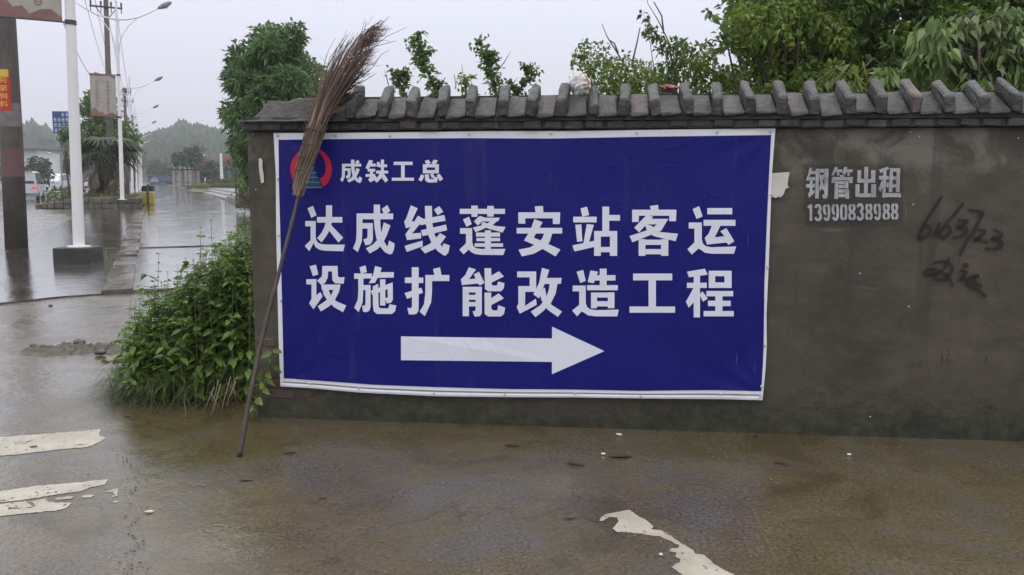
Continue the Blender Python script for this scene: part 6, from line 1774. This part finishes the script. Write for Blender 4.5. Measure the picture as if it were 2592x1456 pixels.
# ================================================================== right of the walkway
st_off = (G(514, 492) - kx1).dot(T); s0 = (G(590, 511) - kx1).dot(S); s1 = (G(514, 492) - kx1).dot(S)
M_step = smat("wet_stone_step", (0.22, 0.20, 0.19), 0.22, 0.2, 3)
steps = thing("stone_steps", "three low stone steps along the right side of the walkway", "steps", kx1 + T * st_off + S * s0)
for k in range(3):
    a = kx1 + T * (st_off + .75 * k); e0, e1 = s0 - 1 + 1.5 * k, s1 + 1 + 9 * k
    mb = MB(); mb.prism([(p.x, p.y, .07 + .13 * (k + 1)) for p in (a + S * e0, a + T * (8 - .75 * k) + S * e0, a + T * (8 - .75 * k) + S * e1, a + S * e1)], (0, 0, -.14 if k else -.2))
    mb.build("step", M_step, steps, fix=True)
lw = kx1 + T * (st_off - .6) + S * (s1 + 3)
mb = MB(); mb.prism([(p.x, p.y, .16) for p in (lw, lw + T * 22, lw + T * 22 + S * 95, lw + S * 95 - T * 1.0)], (0, 0, -.2))
lawn = tag(mb.build("lawn", smat("wet_lawn", (0.075, 0.105, 0.03), .7, .3, 1.5, bump=(30, .8, .05)), fix=True), kind="structure")
def hedge(label, a, b, w, h, z0, leaf, size, per=60, name="hedge"):
    a = Vector(a); b = Vector(b); d = (b - a); L_ = d.length; d.normalize(); sd = Vector((-d.y, d.x, 0))
    t = thing(name, label, "hedge", (a + b) / 2)
    ang = math.atan2(d.y, d.x)
    c = (a + b) / 2
    MB().box((c.x, c.y, z0 + h / 2), (L_ * .97, w * .85, h * .92), Matrix.Rotation(ang, 3, 'Z')).build("woody_core", M_bark, t)
    n = int(per * (2 * L_ * h + L_ * w + 2 * w * h)); PP = []; AA = []
    for k in range(n):
        f_ = q.random(); u = q.random() * L_; v = q.uniform(-.5, .5) * w; zz = q.random() * h
        if f_ < .38: v = (-.5 if q.random() < .5 else .5) * w
        elif f_ < .75: zz = h
        else: u = 0 if q.random() < .5 else L_
        p = a + d * u + sd * v + Vector((q.gauss(0, .05), q.gauss(0, .05), z0 + zz + q.gauss(0, .05)))
        PP.append(list(p)); AA.append([q.gauss(0, 1), q.gauss(0, 1), q.gauss(.3, .7)])
    Ls = size * (0.7 + .6 * rng.random(n))
    leaf_object("foliage", [leaf_arrays(np.array(PP), np.array(AA), Ls, Ls * .6, .4, .1, .1)], leaf, t)
    return t
def gz(px, Z, z=0.0):
    p = P(px, 460, Z); p.z = z; return p
hedge("clipped dark green hedge block above the stone steps", gz(549, 99), gz(640, 92), 1.6, .50, .30, L_hedge, .16, 90)
hedge("long clipped yellow-green hedge strip across the far lawn", gz(494, 118), gz(600, 96), 1.2, .55, .2, L_yellowhedge, .2, 40)
hedge("round-topped hedge round the foot of the white obelisk", gz(545, 108), gz(598, 104), 2.0, 1.15, .2, L_hedge, .22, 40)
# raised bed with kerb next to the wall end, hedge and lattice gate post on it
kb0 = kx1 + T * (st_off - .1) + S * (s0 - 1.2); kb1 = kx1 + T * (st_off - .35) + S * 9
bed = MB(); bed.prism([(p.x, p.y, .3) for p in (kb1, kb0, kb0 + T * 7, kb1 + T * 7)], (0, 0, -.35))
tag(bed.build("planting_bed", M_soil, fix=True), kind="structure")
kp = thing("bed_edging", "low stone edging along the planting bed left of the wall", "edging", kb1)
nk = int((kb0 - kb1).length / 1.0)
em = [shared("edging_stone", chip(MB().box((0, 0, 0), (.97, .22, .42)), .012), M_kerb, .02) for _ in range(2)]
for k in range(nk):
    c = kb1.lerp(kb0, (k + .5) / nk); d_ = kb0 - kb1
    put("edging_stone", em[k % 2], kp, (c.x, c.y, .18), (0, 0, math.atan2(d_.y, d_.x)))
hedge("olive green rounded hedge beside the end of the wall", gz(626, 36), gz(720, 33), 1.0, 1.1, .28, L_hedge, .13, 120)
gpz = 39.0; gk = gpz / FPX
gp = gz(606, gpz, .2)
gate = thing("gate_post", "dark green lattice gate post behind the end of the wall", "gate post", gp, YAW)
gh = P(606, 380, gpz).z
for s_ in (-.16, .16): MB().box((s_, 0, (gh) / 2), (.05, .05, gh)).build("upright", smat("dark_green_metal", (0.02, .04, .03), .5), gate, world=False)
nb = 13
for k in range(nb):
    z0 = gh * k / nb; z1 = gh * (k + 1) / nb
    s_ = 1 if k % 2 else -1
    MB().tube([(-.16 * s_, 0, z0), (.16 * s_, 0, z1)], .016, 5).build("lattice_bar", M_darkmetal, gate, world=False)
    MB().tube([(.16 * s_, .03, z0), (-.16 * s_, .03, z1)], .016, 5).build("lattice_bar", M_darkmetal, gate, world=False)
bush_px("roadside_bush", "light green bush between the gate post and the wall end", [(612, 400), (630, 378), (660, 380), (700, 420), (700, 500), (610, 480), (605, 440)], 30, L_bright, .13, 13, 70, 50, 81, hd=.7, ground=.28)

# --- pergola, obelisk, signboards in the distance
pz = 128; pg = gz(468, pz)
perg = thing("pergola", "dark garden pergola with pale columns beyond the lawn", "pergola", pg, YAW)
k_ = pz / FPX
M_palecol = smat("pale_columns", (0.27, .245, .225), .7)
for x_ in (-26, -11, 4, 14): MB().box((x_ * k_, 0, 1.35), (.42, .42, 2.7)).build("column", M_palecol, perg, world=False)
for x_ in (-26, -11, 4, 14): MB().box((x_ * k_, 3.2, 1.35), (.42, .42, 2.7)).build("column", M_palecol, perg, world=False)
for y_ in (0, 3.2): MB().box((-6 * k_, y_, 2.82), (52 * k_, .3, .24)).build("beam", M_darkmetal, perg, world=False)
for i in range(14): MB().box(((-31 + i * 3.9) * k_, 1.6, 3.02), (.09, 4.4, .14)).build("rafter", M_whitepaint if i in (2, 6, 9, 12) else M_darkmetal, perg, world=False)
mbx = MB().box((-6 * k_, 4.3, 1.3), (50 * k_, .12, 2.6)); mbx.build("back_screen", M_bark, perg, world=False)
ob = gz(562, 106, .2); hk = 106 / FPX
obel = thing("obelisk", "slender white segmented obelisk with a dark spire", "monument", ob, YAW)
zt = P(562, 388, 106).z - .2; zs_ = P(562, 364, 106).z - .2
ns = 9
for i in range(ns):
    a, b = i / ns, (i + 1) / ns
    wd = .36 - .17 * a; MB().box((0, 0, zt * (a + b) / 2), (wd, wd, zt / ns * .94)).build("segment", M_whitepaint, obel, world=False)
MB().lathe((0, 0, 0), [(.06, 0), (.06, zt), (.1, zt + .1), (.035, zt + .2), (.02, zs_)], 8).build("spire", M_darkmetal, obel, world=False)
MB().box((0, 0, .25), (1.1, 1.1, .5)).build("plinth", M_step, obel, world=False)
sz = 185; sg = gz(552, sz); sk = sz / FPX
shop = thing("shop_building", "low far building with red signboards under the hill", "building", sg, YAW)
hb = P(552, 412, sz).z
MB().box((0, 3, hb / 2), (100 * sk, 6, hb)).build("wall", smat("shop_wall", (.16, .16, .15), .8), shop, world=False)
MB().box((0, 2.6, hb + .1), (104 * sk, 7.4, .2)).build("roof", M_darkmetal, shop, world=False)
M_signred = smat("red_signboard", (0.36, .03, .04), .5)
for a, b in ((-31, -14), (13, 38)): MB().box(((a + b) / 2 * sk, -.9, hb + .5), ((b - a) * sk, .15, .95)).build("signboard", M_signred, shop, world=False)
for i in range(6): MB().box((-38 * sk + i * 15 * sk, -.03, hb * .4), (9 * sk, .08, hb * .6)).build("window", M_glass, shop, world=False)
pp = gz(519, 150); fp_ = thing("white_post", "plain pale post standing left of the red signboards", "post", pp)
MB().lathe((pp.x, pp.y, 0), [(.17, 0), (.15, 2), (.12, P(519, 394, 150).z)], 10).build("shaft", M_whitepaint, fp_)
MB().lathe((pp.x, pp.y, P(519, 394, 150).z), [(.15, 0), (.15, .1), (.02, .16)], 10).build("cap", M_whitepaint, fp_)

# trees of the park
for (lab, pl, Z, sd, n) in (("broad dark tree over the pergola", [(428, 408), (435, 395), (455, 388), (470, 375), (490, 370), (512, 380), (508, 395), (520, 405), (490, 418), (440, 416)], 140, 91, 60),
                            ("dark trees left of the pergola at the walkway's end", [(376, 412), (395, 405), (420, 412), (438, 425), (436, 462), (378, 462)], 230, 92, 60),
                            ("green bushy tree between pergola and obelisk", [(488, 430), (505, 415), (530, 412), (552, 418), (556, 462), (486, 464)], 135, 93, 60),
                            ("leafy tree right of the obelisk under the red signboard", [(566, 425), (580, 412), (600, 408), (640, 400), (640, 462), (566, 460)], 130, 94, 60)):
    bush_px("park_tree", lab, pl, Z, L_far, .55, 9, n, 5.5, sd, cat="tree", hd=2.5, aspect=.6)

# ================================================================== left background
hz = 125; hp_ = gz(60, hz); hk = hz / FPX
house = thing("house", "white-walled house with dark hipped roof behind the thick pole", "house", hp_, YAW + R(8))
e_z = P(60, 376, hz).z; r_z = P(60, 352, hz).z
MB().box((-8 * hk, 5, e_z / 2), (84 * hk, 9, e_z)).build("wall", smat("white_house_wall", (.75, .75, .73), .8, .1), house, world=False)
rf = MB(); x0, x1 = -52 * hk, 46 * hk
rf.add([(x0, -.8, e_z - .05), (x1, -.8, e_z - .05), (x1, 10.8, e_z - .05), (x0, 10.8, e_z - .05), (x0 + 18 * hk, 5, r_z + .6), (x1 - 38 * hk, 5, r_z + .6)], [(0, 1, 5, 4), (1, 2, 5), (2, 3, 4, 5), (3, 0, 4), (0, 3, 2, 1)])
rf.build("roof", smat("dark_roof_tiles", (.055, .055, .06), .7, .3, 3, bump=(8, .5, .1)), house, world=False)
for x_ in (-36, -12): MB().box((x_ * hk, .47, e_z * .45), (12 * hk, .1, 1.5)).build("window", M_glass, house, world=False)
MB().box((14 * hk, .44, e_z - 1.15), (34 * hk, .1, 1.7)).build("white_panel", M_signwhite, house, world=False)
kz_ = 135; kb = gz(176, kz_); kk = kz_ / FPX
kiosk = thing("brick_kiosk", "reddish brown kiosk with pitched roof left of the near lamp post", "kiosk", kb, YAW)
hh_ = P(176, 412, kz_).z
MB().box((0, 2, hh_ / 2), (26 * kk, 4, hh_)).build("wall", smat("kiosk_wall", (.13, .075, .06), .8, .3, 3), kiosk, world=False)
rf = MB(); rf.prism([(-15 * kk, -.5, hh_), (15 * kk, -.5, hh_), (0, -.5, hh_ + .9)], (0, 5, 0)); rf.build("roof", smat("kiosk_roof", (.11, .06, .055), .7), kiosk, world=False, fix=True)
MB().box((-3 * kk, -.03, hh_ * .4), (7 * kk, .06, hh_ * .75)).build("door", M_darkmetal, kiosk, world=False)
for (lab, pl, Z, sd, n) in (("round green bush in front of the white house", [(58, 430), (65, 412), (85, 400), (110, 402), (125, 415), (135, 440), (130, 462), (60, 462)], 110, 95, 70),
                            ("far trees at the roadside behind the minibus", [(120, 430), (140, 415), (165, 420), (166, 458), (120, 460)], 170, 96, 50),
                            ("dark tree mass across the road behind the palm", [(195, 430), (230, 400), (300, 405), (345, 420), (360, 452), (200, 456)], 190, 97, 80),
                            ("trees along the road at the picture's left edge", [(-120, 390), (-60, 370), (0, 380), (12, 400), (14, 462), (-120, 462)], 100, 98, 60)):
    bush_px("roadside_tree", lab, pl, Z, L_far, .5, 10, n, 6.5, sd, cat="tree", hd=2.5, aspect=.6)
for k, (px, Z) in enumerate(((143, 165), (158, 128))):
    b = gz(px, Z); t = thing("road_lamp", ["small far road lamp near the dark pole across the road", "nearer road lamp beside the brown kiosk"][k], "street lamp", b, STREET_A, "lamps across the road")
    H = P(px, 398, Z).z
    MB().lathe((0, 0, 0), [(.09, 0), (.06, H)], 8).build("pole", M_whitepaint, t, world=False)
    MB().tube([(0, 0, H - .1), (-.4, 0, H + .25), (-1.2, 0, H + .5)], [.05, .045, .035], 6).build("arm", M_whitepaint, t, world=False)
    MB().lathe((-1.2, 0, H + .48), [(.03, 0), (.1, .1), (.13, .4), (.05, .65)], 8, axis=Vector((-.9, 0, .3))).build("lamp_head", M_lens, t, world=False)
dp = gz(131, 175); t = power_pole("dark power pole across the road against the hill", dp, P(131, 357, 175).z, .2, .14, [(P(131, 360, 175).z, 1.0)], YAW)

# ================================================================== hills
crest = [(-900, 350), (-300, 335), (0, 330), (60, 322), (100, 322), (118, 330), (150, 345), (250, 352), (370, 346), (395, 342), (430, 335), (455, 324), (475, 318), (500, 322), (545, 330), (580, 340), (700, 352), (1100, 380), (1800, 395), (2700, 385), (3800, 360)]
HZ0, HZ1 = 290.0, 520.0
M_hill = smat("wooded_hillside", (0.035, 0.055, 0.028), .9, .35, .03, bump=(.25, 1.0, 2.0))
def hill_pt(px, v):
    Z = HZ0 + (HZ1 - HZ0) * v
    top = P(px, lerp_tab(crest, px) + 12, HZ1)
    p = P(px, 451, Z)
    z = (top.z) * (v ** .8) + 2.5 * noise.noise(Vector((px * .012, v * 3, 1))) * min(1, v * 2)
    return Vector((p.x, p.y, max(-.5, z)))
mb = MB(); mb.grid(lambda u, v: hill_pt(-900 + 4700 * u, v), 150, 12)
mb.grid(lambda u, v: (lambda a: Vector((a.x + F0.x * 160 * v, a.y + F0.y * 160 * v, a.z * (1 - v) - .5 * v)))(hill_pt(-900 + 4700 * u, 1.0)), 150, 4)
hill = tag(mb.build("hills", M_hill, smooth=True), kind="structure")
vs = []; fs = []
q = random.Random(99)
def conifer(p, h, r):
    b = len(vs); n = 6
    lev = [(0.05, .55), (.25, 1.0), (.5, .72), (.78, .36)]
    for (t, rr) in lev:
        for k in range(n):
            a = k * 2 * math.pi / n + q.uniform(-.3, .3); r_ = r * rr * q.uniform(.7, 1.25)
            vs.append((p.x + math.cos(a) * r_, p.y + math.sin(a) * r_, p.z + h * t + q.uniform(-.06, .06) * h))
    vs.append((p.x + q.uniform(-.1, .1) * r, p.y, p.z + h))
    for i in range(len(lev) - 1):
        for k in range(n):
            k2 = (k + 1) % n; fs.append((b + i * n + k, b + i * n + k2, b + (i + 1) * n + k2, b + (i + 1) * n + k))
    for k in range(n): fs.append((b + 3 * n + k, b + 3 * n + (k + 1) % n, b + 4 * n))
for k in range(5200):
    px = q.uniform(-150, 760) if q.random() < .85 else q.uniform(-800, 3600); v = 1 - q.random() ** 1.7 * .95
    h = q.uniform(3.0, 7.5) * (1.35 if q.random() < .06 else 1); conifer(hill_pt(px, v) - Vector((0, 0, .5)), h, h * q.uniform(.22, .42))
me = bpy.data.meshes.new("forest"); me.from_pydata(vs, [], fs); me.update()
fo_ = link_mesh("forest", me, L_far, None)
tag(fo_, "far-off conifer wood covering the hazy hills", "wood", kind="stuff")

# ================================================================== mud, stones and litter on the ground
mud_pts = [(40, 905), (70, 880), (110, 865), (160, 858), (215, 868), (260, 862), (310, 868), (320, 905), (270, 912), (200, 906), (130, 905), (80, 918)]
m0, m1 = G(35, 890), G(330, 885)
mdir = (m1 - m0); mL = mdir.length; mdir.normalize(); msd = Vector((-mdir.y, mdir.x, 0))
def mud_fn(u, v):
    p = m0 + mdir * mL * u + msd * (v - .5) * (.34 + .22 * math.sin(u * 3.1)) + msd * .12 * noise.noise(Vector((u * 5, 0, 3)))
    e_ = math.sin(v * math.pi) * min(1, u * 6) * min(1, (1 - u) * 8)
    n = noise.noise(Vector((p.x * 5, p.y * 9, 1))) * .6 + noise.noise(Vector((p.x * 14, p.y * 22, 4))) * .5 + noise.noise(Vector((p.x * 34, p.y * 40, 2))) * .3
    return (p.x, p.y, -.014 + e_ * (.045 + .085 * n))
mb = MB(); mb.grid(mud_fn, 120, 26)
tag(mb.build("mud_heap", M_soil, smooth=False), "low ridge of churned mud and grit left of the weed bush", "mud", kind="stuff")
def stone_mesh(seed, s):
    mb = MB()
    def f(u, v):
        th = u * 2 * math.pi; ph = (v - .5) * math.pi
        d = Vector((math.cos(th) * math.cos(ph), math.sin(th) * math.cos(ph), math.sin(ph)))
        k = 1 + .3 * noise.noise(d * 1.8 + Vector((seed, 0, 0))) + .12 * noise.noise(d * 5 + Vector((seed, 1, 0)))
        return (d.x * s[0] * k, d.y * s[1] * k, d.z * s[2] * k)
    mb.grid(f, 12, 8); return mb
M_wetstone = smat("wet_stone", (0.075, 0.062, 0.052), .35, .3, 9, bump=(40, .6, .01))
for px, py, s, lab in ((202, 876, (.06, .045, .032), "rounded brown stone in the middle of the mud ridge"), (254, 900, (.055, .04, .024), "flat brown stone at the front of the mud ridge"), (85, 882, (.035, .03, .02), "small stone at the left end of the mud ridge"), (128, 775, (.022, .02, .016), "small dark stone lying on the wet slab left of the lamp footing")):
    g_ = G(px, py); o = stone_mesh(px, s).build("stone", M_wetstone, None, smooth=True); o.location = (g_.x, g_.y, s[2] * .45 + (.018 if py > 850 else 0)); tag(o, lab, "stone", "stones in the mud")
# fallen leaves
M_deadleaf = smat("brown_fallen_leaf", (0.055, 0.038, 0.024), .5, .35, 20)
def ground_leaf(px, py, L_, rot, lab, mat=None):
    g_ = G(px, py); n = 8; mb = MB()
    def f(u, v):
        x = (u - .5) * L_; w = L_ * .2 * math.sin(min(1, u * 1.02) * math.pi) ** .8
        y = (v - .5) * 2 * w
        return (x, y, .0050 + .005 * abs(v - .5) * 2 * math.sin(u * 3.1) + .002 * math.sin(u * 5 + px))
    mb.grid(f, n, 4)
    o = mb.build("fallen_leaf", mat or M_deadleaf); o.location = g_; o.rotation_euler = (0, 0, R(rot))
    tag(o, lab, "leaf", "leaves lying on the wet ground")
ground_leaf(1976, 1174, .085, -35, "dark fallen leaf alone on the ground right of the worn arrow")
ground_leaf(1570, 1157, .14, 5, "long brown leaf on the ground below the right half of the banner")
ground_leaf(1458, 1176, .11, -15, "thin curled brown leaf in front of the wall below the arrow's tip")
ground_leaf(1297, 1129, .10, 3, "flat brown leaf close to the wall below the printed arrow")
ground_leaf(734, 1147, .09, 8, "thin brown leaf right of the broom's foot")
ground_leaf(623, 1217, .08, 6, "curled leaf on the ground below the foot of the broom")
ground_leaf(1441, 1313, .06, 12, "small dark leaf left of the worn white paint on the right")
ground_leaf(85, 1133, .06, -5, "little brown leaf on the upper worn paint stripe")
ground_leaf(1912, 1105, .05, 10, "small dark leaf close to the wall right of the banner")
ground_leaf(322, 1055, .055, 40, "small dark leaf beside the grass at the left")
ground_leaf(817, 1263, .05, 20, "tiny dark leaf on the ground right of the puddle rings")
M_scrapw = smat("white_litter", (0.60, .57, .50), .6, .1, 9)
def scrap(px, py, sx, sy, rot, lab):
    g_ = G(px, py); o = stone_mesh(px, (sx, sy, .006)).build("litter_scrap", M_scrapw, None, smooth=True); o.location = (g_.x, g_.y, .008); o.rotation_euler = (0, 0, R(rot)); tag(o, lab, "litter", "pale scraps on the ground")
scrap(1567, 1103, .022, .012, -30, "white scrap on the ground close under the banner's right half")
scrap(1527, 1152, .014, .01, -15, "pale scrap just left of the long brown leaf")
scrap(378, 1299, .022, .008, 20, "pale sliver on the wet ground left of the puddle rings")
scrap(1673, 1408, .008, .007, 0, "tiny white scrap left of the lowest worn paint")
scrap(2149, 1154, .014, .008, 10, "small pale scrap on the ground at the right under the scrawl")
scrap(215, 706, .07, .03, 0, "white scrap in front of the concrete lamp footing")
# crumbs and sodden leaf litter washed along a joint at the lower left, and a scraped line
q = random.Random(15); vs = []; fs = []
path = [(285, 1120), (300, 1150), (322, 1180), (345, 1240), (352, 1290), (330, 1340), (348, 1375), (335, 1410), (330, 1450), (338, 1500)]
for k in range(70):
    i = q.randint(0, len(path) - 2); u = q.random()
    x = path[i][0] + (path[i + 1][0] - path[i][0]) * u + q.gauss(0, 9 if k % 3 else 40); y = path[i][1] + (path[i + 1][1] - path[i][1]) * u + q.gauss(0, 5)
    c = G(x, y); r_ = q.uniform(.002, .006); a0 = q.uniform(0, 6.28); b0 = len(vs)
    for j in range(5):
        a = a0 + j * 1.256; rr = r_ * q.uniform(.5, 1.3); vs.append((c.x + math.cos(a) * rr * 1.7, c.y + math.sin(a) * rr, .0045 + q.uniform(0, .004)))
    vs.append((c.x, c.y, .008 + q.uniform(0, .005)))
    fs += [(b0 + j, b0 + (j + 1) % 5, b0 + 5) for j in range(5)]
me = bpy.data.meshes.new("leaf_litter"); me.from_pydata(vs, [], fs); me.update()
tag(link_mesh("leaf_litter", me, M_deadleaf), "dark crumbs and sodden leaf bits along the joint at lower left", "litter", kind="stuff")
# grass tuft by the kerb
sp = []; q = random.Random(5)
for k in range(160):
    p = G(q.uniform(262, 302), q.uniform(640, 662)); p.z = .02; a = q.uniform(0, 6.28)
    sp.append((p, Vector((math.cos(a), math.sin(a), 1.0)).normalized(), q.uniform(.12, .3), q.uniform(.3, .9)))
tag(blades(sp, L_grass, "grass_tuft", None, .008), "small grass tuft growing against the kerb right of the footing", "grass", kind="stuff")

# ================================================================== the damp air
mh, nt, b_, out_ = new_mat("damp_air")
nt.nodes.remove(b_)
pv = nt.nodes.new("ShaderNodeVolumePrincipled")
pv.inputs["Color"].default_value = (0.86, 0.88, 0.94, 1)
pv.inputs["Density"].default_value = 0.0007
pv.inputs["Anisotropy"].default_value = 0.2
nt.links.new(pv.outputs[0], out_.inputs["Volume"])
hz_ = MB().box((450, 260, 24.0), (3300, 1000, 52.0))
hzo = hz_.build("haze", mh)
tag(hzo, "thin damp haze in the rainy air", "haze", kind="stuff")
